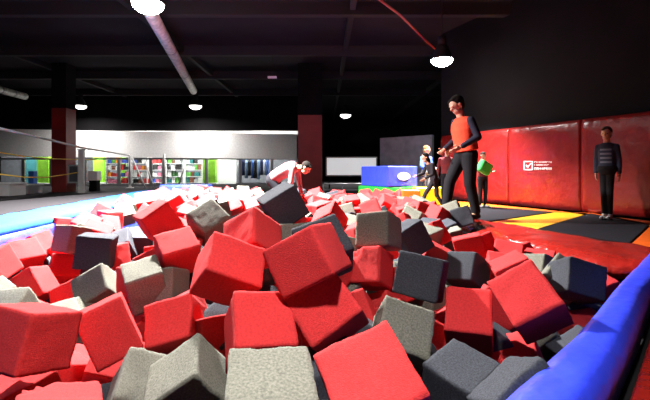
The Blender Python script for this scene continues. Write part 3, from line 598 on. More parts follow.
LAB = {
 'F1': 'large bright red foam cube at the lower left photo edge, tall dark right face',
 'F2': 'red foam cube with pale pink top strip, tilted, right of the large lower left cube',
 'F3': 'red foam cube with broad pink top, directly above the beige-topped grey cube',
 'F4': 'grey foam cube with beige sloping top, dark right side, left of front grey slab',
 'F5': 'purple-grey foam cube with a narrow pale strip, left of the beige-topped grey cube',
 'F6': 'big pale grey foam cube lying flat at the bottom centre, rough speckled top',
 'F7': 'big red foam cube at the bottom centre, right of the flat pale grey cube',
 'F8': 'red foam cube behind the flat pale grey front cube, plain upright face',
 'F9': 'bright red foam cube with a clipped top corner, above the big bottom centre cube',
 'F10': 'broad red foam cube on edge in the middle of the mound, below the charcoal slab',
 'F11': 'red foam cube with pale pink left side and shaded underside, left of mound centre',
 'F12': 'red foam cube with a vertical ridge and pink left half, behind the pink-sided cube',
 'F13': 'grey foam cube coloured charcoal for its shaded front, tilted up before the bending person',
 'F14': 'charcoal foam cube with a thin lit rim, wedged behind the broad red central cube',
 'F15': 'mid grey foam cube with a square face, right of the charcoal slab behind',
 'F16': 'dark foam cube with a slanted grey top, right of the square-faced grey cube',
 'F17': 'large charcoal foam cube with a flat wide face, right of the torn red cube',
 'F18': 'grey foam cube between the large charcoal cube and the bottom centre red cube',
 'F19': 'charcoal foam cube with a grey-blue lit face, behind the dim red upright cube',
 'F20': 'dim red upright foam cube between the large charcoal cube and the tilted red cube',
 'F21': 'bright red tilted foam cube leaning near the right blue pad, long lower side face',
 'F22': 'dark charcoal foam cube with a pointed top, below the dim red upright cube',
 'F23': 'charcoal foam cube lying against the near end of the right blue pad',
 'F24': 'blue-black foam cube with two faces, near the far end of the right blue pad',
 'F26': 'grey foam cube peeping out between the tilted red cube and the blue-black cube',
 'F27': 'dim red foam cube lying flat under the red rim pad',
 'F28': 'red foam cube with a bright pink top strip, just below the standing man',
 'F29': 'narrow rose red foam cube leaning below the feet of the walking child',
 'F33': 'red foam cube with a torn right side, left of the large charcoal cube',
 'F37': 'dark red diamond-shaped foam cube with a shaded face, left of the big rough grey cube',
 'F38': 'red foam cube with broad pink top, dark front, below the dark red diamond cube',
 'F39': 'black foam cube with a cream lit top band, left of the pink-sided red cube',
 'F40': 'pale grey foam cube with a white right side, behind the tilted pink-edged red cube',
 'F41': 'red foam cube with a white-pink slanted face and dark red front, at the left',
 'F42': 'pale pink foam cube nearest the left blue pad, above the white-faced red cube',
 'F43': 'pink foam cube cut off by the left edge of the photo',
 'F44': 'flat pink foam cube between the white-faced red cube and the pale grey cube',
 'F46': 'dark red foam cube with a brighter torn right corner, above the black cream-topped cube',
 'F47': 'wide brownish charcoal foam cube behind the dark red torn-cornered cube',
 'F48': 'small charcoal foam cube with a white lit top, below the dark red diamond cube',
 'F51': 'red foam cube with a pink right half, close beside the left blue pad',
 'F53': 'cream lit foam cube right of the pale pink cube by the left blue pad',
 'F58': 'cream foam cube at the back left of the pit, beside the left blue pad end',
 'F59': 'narrow red foam cube leaning among cream cubes at the back left',
 'F60': 'pale pink foam cube far back left, just in front of the dark blue end pad',
 'F62': 'big rough grey foam cube on edge, right of the dark red diamond cube',
 'F63': 'pink foam cube behind the big rough grey cube, left one of two',
 'F65': 'pink foam cube behind the big rough grey cube, right one beside the bending person',
 'F66': 'lumpy pink-topped red foam cube along the bottom left edge of the photo',
 'F68': 'light grey foam cube squeezed left of the pink-sided red cube',
 'F45': 'small red foam cube showing left of the pale grey cube',
 'F69': 'dark red foam scrap above the broad pink-topped cube',
 'F75': 'small grey foam cube peeping over the large lower left red cube, left one',
 'F76': 'small grey foam cube peeping over the large lower left red cube, right one',
 'F74': 'beige foam cube at the left photo edge, behind the large lower left cube',
 'F50': 'small black foam cube left of the dark red diamond cube',
 'F49': 'small black foam cube with a white top, left of the small charcoal white-topped cube',
 'F55r': 'small red foam cube right of the grey one at the back left',
 'F56': 'small red foam cube between pale cubes at the back left',
 'F57': 'red foam cube nearest the far half of the left blue pad',
 'F61': 'red foam cube right beside the dark blue end pad',
 'F72': 'small red foam cube wedged under the tilted red cube beside the right blue pad',
 'F73': 'charcoal foam cube in the dark gap below the tilted red cube',
 'F54': 'small grey foam cube behind the cream lit cube at the back left',
 'F52': 'pink foam cube close to the left blue pad, behind the small grey cube',
 'F30': 'pale grey foam cube directly under the front foot of the man',
 'F31': 'grey foam cube under the feet of the walking child',
 'F32': 'dark red foam cube left of the pink-striped cube below the man',
 'F25': 'grey foam cube touching the red rim pad above the tilted red cube',
 'F70': 'dark charcoal foam cube in the gap below the pink-sided red cube',
 'F71': 'dark red foam cube in the gap right of the broad pink-topped cube',
 'F67': 'shaded dark red foam cube in the lower left corner of the photo',
 'F36': 'pink and red foam cube in front of the orange block at the back',
 'F34': 'red foam cube with pink top behind the charcoal slab, before the red pillar',
 'F55': 'white lit foam cube in the back left group, right of the small red one',
}
REST = [
 ('R', -2.841, 4.144, -0.019, -0.52, -0.12, 1.44, 0, 'small red foam cube right of the pale pink cube by the left pad'),
 ('R', -2.553, 4.205, -0.043, -0.47, -0.34, 1.46, 5, 'small torn red foam cube just below the cream lit cube by the left pad'),
 ('R', 0.36, 4.208, 0.095, -0.53, -0.33, 1.2, 4, 'small red foam cube left of the square-faced grey cube'),
 ('R', 1.57, 4.176, -0.015, -0.42, 0.18, 1.35, 4, 'small red foam cube right of the pink-striped red cube below the man'),
 ('G', 0.298, 4.5, 0.102, 0.45, 0.26, 0.06, 3, 'small grey foam cube right of the charcoal slab behind the central cube'),
 ('R', -1.463, 4.732, 0.095, -0.13, 0.32, 0.6, 1, 'small red foam cube just below the big rough grey cube'),
 ('K', 1.206, 4.842, 0.036, -0.03, -0.46, 0.88, 2, 'small torn charcoal foam cube left of the narrow rose red cube below the walking child'),
 ('G', -0.243, 5.085, 0.055, -0.49, -0.17, 1.28, 0, 'small grey foam cube left of the charcoal slab behind the central cube'),
 ('K', 0.294, 5.131, 0.074, -0.46, 0.18, 1.06, 5, 'small torn charcoal foam cube right of the charcoal slab behind the central cube'),
 ('K', 1.471, 5.086, -0.009, 0.15, -0.41, 0.11, 5, 'small torn charcoal foam cube right of the narrow rose red cube below the walking child'),
 ('R', -1.75, 5.365, 0.14, 0.3, -0.35, 1.49, 0, 'small red foam cube left of the big rough grey cube'),
 ('R', -0.057, 5.313, 0.22, 0.04, -0.24, 0.63, 1, 'small red foam cube left of the pink-topped red cube before the red pillar'),
 ('R', 0.593, 5.293, 0.216, -0.41, 0.42, 1.29, 1, 'small red foam cube just below the green soft block'),
 ('G', 1.124, 5.414, 0.131, 0.44, 0.22, 1.09, 2, 'small torn grey foam cube right of the pink and red cube before the orange block'),
 ('R', 1.459, 5.407, 0.143, 0.14, 0.49, 0.48, 5, 'small torn red foam cube just below the walking child'),
 ('K', 1.746, 5.348, 0.157, -0.35, 0.09, 1.26, 4, 'small charcoal foam cube just below the standing man'),
 ('R', -3.001, 5.705, 0.133, 0.4, 0.47, 1.4, 0, 'small red foam cube left of the cream cube at the back left'),
 ('R', -1.808, 5.664, 0.172, -0.51, 0.34, 1.43, 5, 'small torn red foam cube left of the big rough grey cube'),
 ('K', -1.551, 5.651, 0.255, 0.41, -0.51, 0.36, 2, 'small torn charcoal foam cube just above the big rough grey cube'),
 ('G', 0.279, 5.71, 0.146, -0.35, -0.26, 0.14, 3, 'small grey foam cube right of the pink-topped red cube before the red pillar'),
 ('K', 0.745, 5.686, 0.087, -0.4, -0.49, 0.33, 2, 'small torn charcoal foam cube just above the square-faced grey cube'),
 ('R', 1.11, 5.705, 0.138, -0.19, -0.05, 1.55, 1, 'small red foam cube right of the pink and red cube before the orange block'),
 ('G', 1.708, 5.624, 0.176, -0.42, 0.3, 1.04, 1, 'small grey foam cube left of the standing man'),
 ('R', -2.1, 5.988, 0.283, 0.31, -0.54, 0.08, 1, 'small red foam cube just below the dark blue end pad'),
 ('G', -1.509, 5.982, 0.186, -0.0, -0.21, 0.68, 3, 'small grey foam cube right of the big rough grey cube'),
 ('R', 0.795, 5.929, 0.091, 0.07, 0.47, 0.76, 5, 'small torn red foam cube just above the square-faced grey cube'),
 ('R', 1.356, 5.954, 0.163, -0.08, 0.36, 0.22, 0, 'small red foam cube left of the walking child'),
 ('G', -2.72, 6.29, 0.156, 0.09, -0.19, 0.94, 4, 'small grey foam cube just below the pale pink cube at the far back left'),
 ('R', -2.122, 6.229, 0.261, 0.15, -0.36, 0.25, 4, 'small red foam cube right of the dark red diamond-shaped cube'),
 ('R', -0.117, 6.272, 0.207, -0.36, 0.21, 0.31, 1, 'small red foam cube just below the middle red pillar'),
 ('R', 0.508, 6.161, 0.083, 0.02, -0.09, 0.15, 5, 'small torn red foam cube left of the square-faced grey cube'),
 ('R', 1.045, 6.169, 0.078, 0.56, 0.47, 1.52, 4, 'small red foam cube left of the pink and red cube before the orange block'),
 ('G', 1.284, 6.208, 0.101, -0.46, 0.17, 0.11, 0, 'small grey foam cube right of the pink and red cube before the orange block'),
 ('R', 1.55, 6.267, 0.131, -0.23, -0.17, 1.19, 4, 'small red foam cube just below the walking child'),
 ('R', -3.095, 6.514, 0.183, 0.58, 0.6, 0.91, 0, 'small red foam cube just above the cream cube at the back left'),
 ('R', -2.142, 6.569, 0.244, 0.14, -0.28, 1.35, 1, 'small red foam cube right of the pale pink cube at the far back left'),
 ('R', -0.403, 6.511, 0.175, -0.55, -0.38, 0.64, 3, 'small red foam cube right of the charcoal cube before the bending person'),
 ('R', 0.122, 6.586, 0.138, 0.22, -0.6, 0.57, 3, 'small red foam cube right of the pink-topped red cube before the red pillar'),
 ('R', 0.414, 6.519, 0.214, 0.28, -0.13, 0.14, 3, 'small red foam cube just below the dark metal railing'),
 ('R', 0.959, 6.544, 0.194, 0.5, -0.48, 1.45, 3, 'small red foam cube left of the small orange soft block'),
 ('R', 1.341, 6.566, 0.162, 0.26, 0.45, 0.9, 4, 'small red foam cube just below the small orange soft block'),
 ('R', -1.883, 6.808, 0.222, -0.01, -0.14, 0.75, 4, 'small red foam cube just above the big rough grey cube'),
 ('R', -1.314, 6.844, 0.218, 0.15, -0.38, 1.02, 1, 'small red foam cube left of the right pink cube beside the bending person'),
 ('G', -1.031, 6.804, 0.214, -0.44, -0.6, 0.37, 2, 'small torn grey foam cube right of the right pink cube beside the bending person'),
 ('R', -0.213, 6.815, 0.173, -0.36, 0.42, 0.81, 1, 'small red foam cube just below the bending person'),
 ('G', 0.349, 6.82, 0.164, 0.5, -0.19, 1.0, 0, 'small grey foam cube just below the dark metal railing'),
 ('G', 1.55, 6.862, 0.174, 0.39, 0.24, 0.67, 3, 'small grey foam cube just below the small orange soft block'),
 ('R', -1.923, 7.165, 0.235, 0.05, 0.18, 0.96, 1, 'small red foam cube left of the left pink cube behind the rough grey one'),
 ('G', -1.685, 7.04, 0.235, -0.56, 0.01, 1.06, 5, 'small torn grey foam cube left of the left pink cube behind the rough grey one'),
 ('G', -1.399, 7.069, 0.24, -0.37, 0.37, 0.91, 2, 'small torn grey foam cube right of the left pink cube behind the rough grey one'),
 ('R', -0.233, 7.09, 0.201, 0.59, 0.59, 1.19, 0, 'small red foam cube left of the dark metal railing'),
 ('R', 0.337, 7.098, 0.219, -0.15, 0.05, 0.94, 4, 'small red foam cube right of the middle red pillar'),
 ('R', 1.23, 7.072, 0.102, 0.23, -0.56, 1.06, 0, 'small red foam cube just above the pink and red cube before the orange block'),
 ('K', 1.535, 7.107, 0.161, 0.04, -0.2, 1.19, 0, 'small charcoal foam cube just below the small orange soft block'),
 ('K', -2.281, 7.329, 0.239, -0.55, 0.22, 0.44, 5, 'small torn charcoal foam cube just below the dark blue end pad'),
 ('K', -1.387, 7.335, 0.254, 0.39, -0.27, 0.71, 0, 'small charcoal foam cube left of the right pink cube beside the bending person'),
 ('G', -1.141, 7.356, 0.221, 0.51, -0.39, 0.03, 2, 'small torn grey foam cube left of the charcoal cube before the bending person'),
 ('G', -0.008, 7.385, 0.179, 0.53, 0.21, 0.75, 1, 'small grey foam cube just above the pink-topped red cube before the red pillar'),
 ('G', 0.608, 7.361, 0.171, 0.49, -0.14, 0.84, 4, 'small grey foam cube left of the green soft block'),
 ('G', -1.732, 7.675, 0.244, 0.4, -0.4, 0.27, 5, 'small torn grey foam cube just above the left pink cube behind the rough grey one'),
 ('R', 0.202, 7.676, 0.189, -0.22, -0.25, 0.4, 5, 'small torn red foam cube just above the pink-topped red cube before the red pillar'),
 ('R', 1.136, 7.718, 0.178, 0.2, -0.02, 0.73, 3, 'small red foam cube just above the square-faced grey cube'),
 ('G', 1.401, 7.728, 0.127, 0.02, 0.21, 0.91, 3, 'small grey foam cube left of the small orange soft block'),
 ('G', -2.777, 8.021, 0.246, 0.21, 0.27, 1.14, 1, 'small grey foam cube just below the dark blue end pad'),
 ('G', -2.447, 7.914, 0.28, 0.59, 0.3, 0.27, 0, 'small grey foam cube right of the dark blue end pad'),
 ('R', -1.864, 8.038, 0.252, 0.5, 0.57, 0.33, 3, 'small red foam cube just above the left pink cube behind the rough grey one'),
 ('R', -1.571, 7.988, 0.236, 0.48, -0.24, 0.56, 1, 'small red foam cube right of the left pink cube behind the rough grey one'),
 ('R', 0.804, 8.023, 0.128, 0.38, -0.41, 0.19, 0, 'small red foam cube left of the green soft block'),
 ('R', -2.159, 8.283, 0.248, 0.4, 0.04, 0.51, 1, 'small red foam cube right of the dark blue end pad'),
 ('R', -0.161, 8.271, 0.229, -0.39, 0.6, 1.08, 5, 'small torn red foam cube just below the middle red pillar'),
 ('K', 0.173, 8.263, 0.19, -0.3, 0.3, 1.51, 4, 'small charcoal foam cube just above the pink-topped red cube before the red pillar'),
 ('R', 1.001, 8.296, 0.089, 0.31, 0.2, 0.75, 5, 'small torn red foam cube left of the green soft block'),
 ('R', 1.304, 8.247, 0.181, -0.21, -0.01, 1.2, 3, 'small red foam cube right of the green soft block'),
 ('R', -2.859, 8.608, 0.223, -0.25, 0.37, 0.94, 4, 'small red foam cube right of the cream cube at the back left'),
 ('G', -2.299, 8.502, 0.221, 0.51, -0.54, 0.72, 0, 'small grey foam cube left of the left pink cube behind the rough grey one'),
 ('G', -1.673, 8.566, 0.266, 0.44, 0.03, 0.21, 0, 'small grey foam cube just above the right pink cube beside the bending person'),
 ('R', 0.309, 8.518, 0.17, -0.31, -0.39, 1.28, 0, 'small red foam cube just above the pink-topped red cube before the red pillar'),
 ('R', 1.242, 8.557, 0.192, -0.56, 0.35, 0.3, 5, 'small torn red foam cube left of the small orange soft block'),
 ('R', 1.535, 8.568, 0.174, 0.53, -0.53, 0.2, 5, 'small torn red foam cube right of the green soft block'),
 ('G', -1.432, 8.773, 0.215, -0.35, -0.32, 0.39, 5, 'small torn grey foam cube just above the right pink cube beside the bending person'),
 ('K', -0.525, 8.901, 0.209, 0.22, -0.59, 0.51, 2, 'small torn charcoal foam cube just below the middle red pillar'),
 ('R', 0.233, 8.851, 0.174, -0.49, 0.13, 0.41, 1, 'small red foam cube just above the charcoal slab behind the central cube'),
 ('R', 0.862, 8.796, 0.183, -0.19, 0.57, 0.84, 1, 'half buried small red foam cube left of the green soft block'),
 ('R', 1.12, 8.792, 0.176, 0.47, 0.41, 1.12, 1, 'small red foam cube right of the dark metal railing'),
 ('R', -2.68, 9.198, 0.279, 0.11, 0.11, 0.85, 2, 'small torn red foam cube right of the dark blue end pad'),
 ('R', -1.493, 9.103, 0.209, -0.44, 0.37, 1.2, 4, 'small red foam cube just above the right pink cube beside the bending person'),
 ('K', 0.082, 1.447, -0.202, 0.04, 0.44, 1.15, 5, 'torn charcoal foam cube just below the big bottom centre red cube'),
 ('K', 0.037, 1.699, -0.099, -0.05, -0.31, 0.42, 3, 'charcoal foam cube left of the big bottom centre red cube'),
 ('K', -1.08, 1.919, -0.378, -0.46, 0.09, 0.72, 5, 'torn charcoal foam cube just below the large lower left red cube'),
 ('R', 0.039, 1.947, -0.128, 0.23, -0.19, 0.27, 1, 'red foam cube left of the big bottom centre red cube'),
 ('K', 0.492, 1.908, -0.319, 0.44, -0.2, 0.89, 3, 'charcoal foam cube just below the pointed charcoal cube'),
 ('R', -1.411, 2.209, -0.365, 0.03, 0.32, 0.92, 0, 'red foam cube just below the large lower left red cube'),
 ('R', -1.134, 2.254, -0.326, 0.56, 0.32, 0.24, 3, 'red foam cube just below the tilted pink-edged red cube'),
 ('R', -0.082, 2.208, 0.001, -0.5, -0.11, 1.07, 2, 'torn red foam cube left of the clipped-corner red cube'),
 ('K', 0.199, 2.158, -0.159, 0.38, 0.37, 1.15, 3, 'charcoal foam cube just above the big bottom centre red cube'),
 ('K', 0.451, 2.15, -0.246, -0.52, -0.32, 1.5, 4, 'charcoal foam cube right of the big bottom centre red cube'),
 ('R', -1.479, 2.491, -0.452, 0.2, 0.39, 0.94, 1, 'red foam cube right of the large lower left red cube'),
 ('K', -0.387, 2.456, -0.091, 0.2, -0.45, 1.55, 1, 'charcoal foam cube just above the plain red cube behind the grey front cube'),
 ('R', 0.176, 2.461, -0.126, -0.49, 0.55, 1.23, 4, 'red foam cube right of the clipped-corner red cube'),
 ('R', 0.443, 2.507, -0.203, -0.6, 0.49, 0.45, 5, 'torn red foam cube left of the grey cube beside the big bottom red cube'),
 ('R', 0.65, 2.419, -0.262, 0.33, 0.43, 1.16, 2, 'torn red foam cube left of the pointed charcoal cube'),
 ('K', 1.482, 2.403, -0.343, 0.04, -0.5, 0.07, 0, 'charcoal foam cube right of the charcoal cube against the blue pad'),
 ('R', -1.274, 2.767, -0.328, 0.06, -0.42, 1.05, 3, 'red foam cube right of the tilted pink-edged red cube'),
 ('G', -0.479, 2.706, 0.088, -0.33, -0.48, 0.06, 3, 'grey foam cube right of the pink-sided red cube'),
 ('G', -0.219, 2.699, 0.26, -0.4, -0.01, 0.3, 2, 'torn grey foam cube left of the broad red central cube'),
 ('R', 0.03, 2.741, 0.115, -0.11, -0.51, 0.77, 3, 'red foam cube right of the broad red central cube'),
 ('G', 0.098, 2.757, -0.114, 0.12, -0.43, 0.6, 0, 'grey foam cube just above the clipped-corner red cube'),
 ('R', 0.371, 2.734, -0.198, -0.39, 0.44, 0.82, 3, 'red foam cube left of the grey cube beside the big bottom red cube'),
 ('R', 0.812, 2.693, -0.26, -0.36, -0.38, 0.22, 2, 'torn red foam cube just below the dim red upright cube'),
 ('R', 1.071, 2.669, -0.149, 0.5, 0.17, 1.3, 2, 'torn red foam cube right of the dim red upright cube'),
 ('G', 1.339, 2.673, -0.315, 0.58, 0.6, 0.61, 5, 'torn grey foam cube just below the tilted red cube near the blue pad'),
 ('R', 1.685, 2.702, -0.319, 0.14, -0.15, 0.06, 1, 'red foam cube right of the tilted red cube near the blue pad'),
 ('G', -2.369, 3.017, -0.201, 0.22, -0.33, 0.95, 0, 'grey foam cube left of the white-faced red cube'),
 ('R', -2.095, 2.94, -0.293, 0.22, 0.34, 1.39, 0, 'red foam cube just above the large lower left red cube'),
 ('R', -1.306, 2.985, -0.047, -0.05, -0.01, 0.94, 3, 'red foam cube left of the cream-topped cube'),
 ('G', -0.505, 2.975, 0.302, -0.51, 0.37, 1.31, 5, 'torn grey foam cube right of the ridged red cube with pink left half'),
 ('R', -0.469, 2.971, -0.094, 0.3, 0.43, 1.47, 4, 'red foam cube just above the plain red cube behind the grey front cube'),
 ('G', 0.222, 3.025, 0.121, 0.26, 0.24, 1.53, 0, 'grey foam cube left of the torn red cube'),
 ('R', 0.53, 2.985, -0.069, -0.42, -0.0, 0.72, 1, 'red foam cube left of the large charcoal cube'),
 ('G', 0.767, 3.03, -0.207, -0.11, 0.52, 0.57, 4, 'grey foam cube just below the large charcoal cube'),
 ('R', 1.618, 3.036, -0.369, -0.16, -0.43, 0.5, 0, 'red foam cube just below the tilted red cube near the blue pad'),
 ('K', 1.834, 3.033, -0.296, 0.27, 0.09, 0.66, 5, 'torn charcoal foam cube right of the tilted red cube near the blue pad'),
 ('R', -1.305, 3.237, 0.019, -0.23, -0.38, 0.6, 3, 'red foam cube just above the cream-topped cube'),
 ('R', -1.087, 3.19, 0.131, -0.07, 0.3, 0.16, 2, 'torn red foam cube right of the red cube with broad pink top'),
 ('K', -0.865, 3.197, -0.096, 0.49, 0.52, 0.84, 1, 'charcoal foam cube left of the pink-sided red cube'),
 ('R', -0.307, 3.24, 0.324, -0.08, -0.13, 0.66, 4, 'red foam cube just below the charcoal cube before the bending person'),
 ('R', 0.206, 3.257, 0.127, -0.38, 0.46, 0.86, 4, 'red foam cube left of the torn red cube'),
 ('G', 0.45, 3.232, -0.112, 0.11, -0.54, 1.41, 0, 'grey foam cube just below the torn red cube'),
 ('K', 0.661, 3.292, -0.076, -0.04, -0.13, 0.83, 5, 'torn charcoal foam cube left of the large charcoal cube'),
 ('R', 2.03, 3.184, -0.172, 0.28, -0.26, 0.18, 5, 'torn red foam cube right of the blue-black two-faced cube'),
 ('K', -2.745, 3.512, -0.164, 0.48, -0.42, 1.34, 4, 'charcoal foam cube just below the pink cube at the left photo edge'),
 ('K', -2.439, 3.551, -0.385, 0.56, -0.32, 1.43, 4, 'charcoal foam cube just below the white-faced red cube'),
 ('R', -1.225, 3.509, 0.202, 0.45, 0.49, 1.04, 0, 'red foam cube just above the red cube with broad pink top'),
 ('G', 1.138, 3.47, -0.124, 0.02, 0.5, 0.43, 2, 'torn grey foam cube just below the grey-blue lit charcoal cube'),
 ('R', 1.472, 3.499, -0.105, 0.11, -0.58, 1.31, 1, 'red foam cube right of the grey-blue lit charcoal cube'),
 ('R', 0.53, 3.798, -0.006, -0.33, -0.23, 0.84, 3, 'red foam cube just above the torn red cube'),
 ('G', 1.162, 3.762, -0.233, -0.56, 0.08, 0.66, 0, 'grey foam cube left of the grey-blue lit charcoal cube'),
 ('R', 1.631, 3.768, -0.052, 0.16, -0.52, 1.08, 4, 'red foam cube just below the red rim pad'),
 ('R', 1.897, 3.716, -0.099, 0.01, -0.13, 1.0, 3, 'red foam cube just below the grey cube touching the red rim pad'),
 ('R', -1.557, 4.022, -0.1, -0.19, 0.24, 1.19, 2, 'small torn red foam cube left of the red cube with broad pink top'),
 ('R', -0.273, 4.027, 0.166, -0.14, 0.14, 1.14, 2, 'small torn red foam cube left of the charcoal slab behind the central cube'),
 ('R', 1.889, 4.066, -0.108, -0.42, 0.29, 1.54, 4, 'small red foam cube just below the red rim pad'),
 ('K', -2.808, 4.252, -0.294, 0.44, -0.05, 1.38, 1, 'small charcoal foam cube just above the white-faced red cube'),
 ('K', -2.324, 4.299, -0.241, -0.5, 0.24, 0.24, 0, 'small charcoal foam cube just below the wide brownish charcoal cube'),
]
# ------------------------------------------------------------------ foam blocks
def foam_mesh(seed, m, torn):
    bm = NB(); bmesh.ops.create_cube(bm, size=1)
    bmesh.ops.subdivide_edges(bm, edges=bm.edges[:], cuts=15, use_grid_fill=True)
    rnd = random.Random(seed); off = Vector((seed * 7.3, seed * 3.1, 0)); r = .028
    tc = Vector([rnd.choice((-.5, .5)) for _ in range(3)])
    for v in bm.verts:
        p = v.co.copy(); c = Vector([max(-.5 + r, min(.5 - r, a)) for a in p]); d = p - c
        if d.length > 1e-6: p = c + d.normalized() * min(d.length, r)
        edge = sum(abs(a) > .46 for a in v.co) >= 2
        n1 = noise.noise_vector(p * 2.2 + off) * .018; n2 = noise.noise_vector(p * 9 + off) * (.016 if edge else .006)
        p += n1 + n2
        if torn:
            q = (v.co - tc).length
            if q < .42: p += (Vector() - tc).normalized() * (.42 - q) * .42 * (1 + .7 * noise.noise(p * 11 + off))
        v.co = p
    bmesh.ops.recalc_face_normals(bm, faces=bm.faces)
    me = bpy.data.meshes.new('foam_cube'); bm.to_mesh(me); bm.free()
    for f in me.polygons: f.use_smooth = True
    me.materials.append(M[m]); return me
FM = {c: [foam_mesh(i + 10 * k, c, i in (2, 5)) for i in range(6)] for k, c in enumerate('RGK')}
GRP = {'R': 'red foam cubes in the pit', 'G': 'grey foam cubes in the pit', 'K': 'charcoal foam cubes in the pit'}
TORN = {'F33': 2, 'F46': 5, 'F9': 0, 'F66': 2}
placed = []
def foam(c, loc, rot, dims, label, variant):
    o = bpy.data.objects.new('foam_cube', FM[c][variant]); COL.objects.link(o)
    o.matrix_world = Matrix.Translation(loc) @ rot.to_4x4() @ Matrix.Diagonal((*dims, 1))
    tag(o, label, 'foam cube', GRP[c]); placed.append(Vector(loc)); return o
for i, (key, c, loc, rot, dims) in enumerate(FIT):
    foam(c, loc, Matrix(rot), dims, LAB[key], TORN.get(key, (0, 1, 3, 4)[i % 4]))
def rrot(rnd, tilt=.6):
    return Euler((rnd.uniform(-tilt, tilt), rnd.uniform(-tilt, tilt), rnd.uniform(0, 1.57))).to_matrix()
for (key, c, u, v, y) in SLIV:
    rnd = random.Random(key); p = at(u, v, y) + Vector((0, .10, -.14))
    foam(c, p, rrot(rnd), (.24,) * 3, LAB[key], rnd.choice((0, 1, 3, 4)))
# the rest of the pit, between and behind; near fillers mostly charcoal to darken the gaps
for i, (c, x, y, z, a, b, g, vr, lb) in enumerate(REST):
    foam(c, (x, y, z), Euler((a, b, g)).to_matrix(), (.24,) * 3, lb, vr)
# ------------------------------------------------------------------ people
def cone_between(bm, p, q, r1, r2, n=14):
    """tapered limb with round ends"""
    p, q = Vector(p), Vector(q); d = q - p
    if d.length > 1e-5: tube(bm, p, q, r1, r2, n)
    for c, r in ((p, r1), (q, r2)): bmesh.ops.create_uvsphere(bm, u_segments=n, v_segments=8, radius=r, matrix=Matrix.Translation(c))
def ell(bm, c, r, rot=None, n=18):
    m_ = Matrix.Translation(c) @ (rot.to_matrix().to_4x4() if rot else Matrix.Identity(4)) @ Matrix.Diagonal((*r, 1))
    bmesh.ops.create_uvsphere(bm, u_segments=n, v_segments=12, radius=1, matrix=m_)
def loft(bm, secs, n=20):
    """closed loft; secs = (centre, half width vector, half depth vector)"""
    rings = []
    for c, a, b in secs:
        rings.append([bm.verts.new(Vector(c) + Vector(a) * math.cos(2 * math.pi * k / n) + Vector(b) * math.sin(2 * math.pi * k / n)) for k in range(n)])
    for r1, r2 in zip(rings, rings[1:]):
        for k in range(n): bm.faces.new((r1[k], r1[(k + 1) % n], r2[(k + 1) % n], r2[k]))
    bm.faces.new(rings[0][::-1]); bm.faces.new(rings[-1])
def fuse(name, bm, m, parent, vox, smooth=6):
    """one continuous surface from overlapping shapes"""
    bmesh.ops.recalc_face_normals(bm, faces=bm.faces)
    me = bpy.data.meshes.new(name); bm.to_mesh(me); bm.free()
    o = bpy.data.objects.new(name, me); COL.objects.link(o)
    r = o.modifiers.new('r', 'REMESH'); r.mode = 'VOXEL'; r.voxel_size = vox
    s = o.modifiers.new('s', 'SMOOTH'); s.factor = .5; s.iterations = smooth
    dg = bpy.context.evaluated_depsgraph_get(); me2 = bpy.data.meshes.new_from_object(o.evaluated_get(dg))
    o.modifiers.clear(); o.data = me2; me2.name = name
    me2.materials.clear(); me2.materials.append(M[m] if isinstance(m, str) else m)
    for p in me2.polygons: p.use_smooth = True
    o.parent = parent; return o
def hand(bm, wr, el, S, side, curl=.5):
    """palm, four unequal bent fingers and a thumb, continuing the forearm"""
    d = (Vector(wr) - Vector(el)).normalized(); lat = Vector((0, -1, 0)) - d * d.dot(Vector((0, -1, 0)))
    lat = lat.normalized() if lat.length > .1 else Vector((1, 0, 0)); nrm = d.cross(lat).normalized() * side
    wr = Vector(wr); k = S
    q = Matrix((lat, d, nrm)).transposed().to_quaternion()
    ell(bm, wr + d * .045 * k, (.040 * k, .055 * k, .017 * k), q, 12)
    for i, (o, L) in enumerate(((.030, .068), (.010, .078), (-.010, .072), (-.029, .056))):
        b = wr + d * .088 * k + lat * o * k; dd = (d + nrm * curl * .5).normalized(); m_ = b + dd * L * .55 * k
        d2 = (d + nrm * curl * 1.6).normalized(); t = m_ + d2 * L * .5 * k
        cone_between(bm, b, m_, .0095 * k, .0088 * k, 8); cone_between(bm, m_, t, .0088 * k, .0075 * k, 8)
    b = wr + d * .03 * k + lat * .032 * k; m_ = b + (d * .6 + lat * .8 + nrm * .3).normalized() * .038 * k; t = m_ + (d * .95 + lat * .2 + nrm * .3).normalized() * .03 * k
    cone_between(bm, b, m_, .0125 * k, .0105 * k, 8); cone_between(bm, m_, t, .0105 * k, .0085 * k, 8)
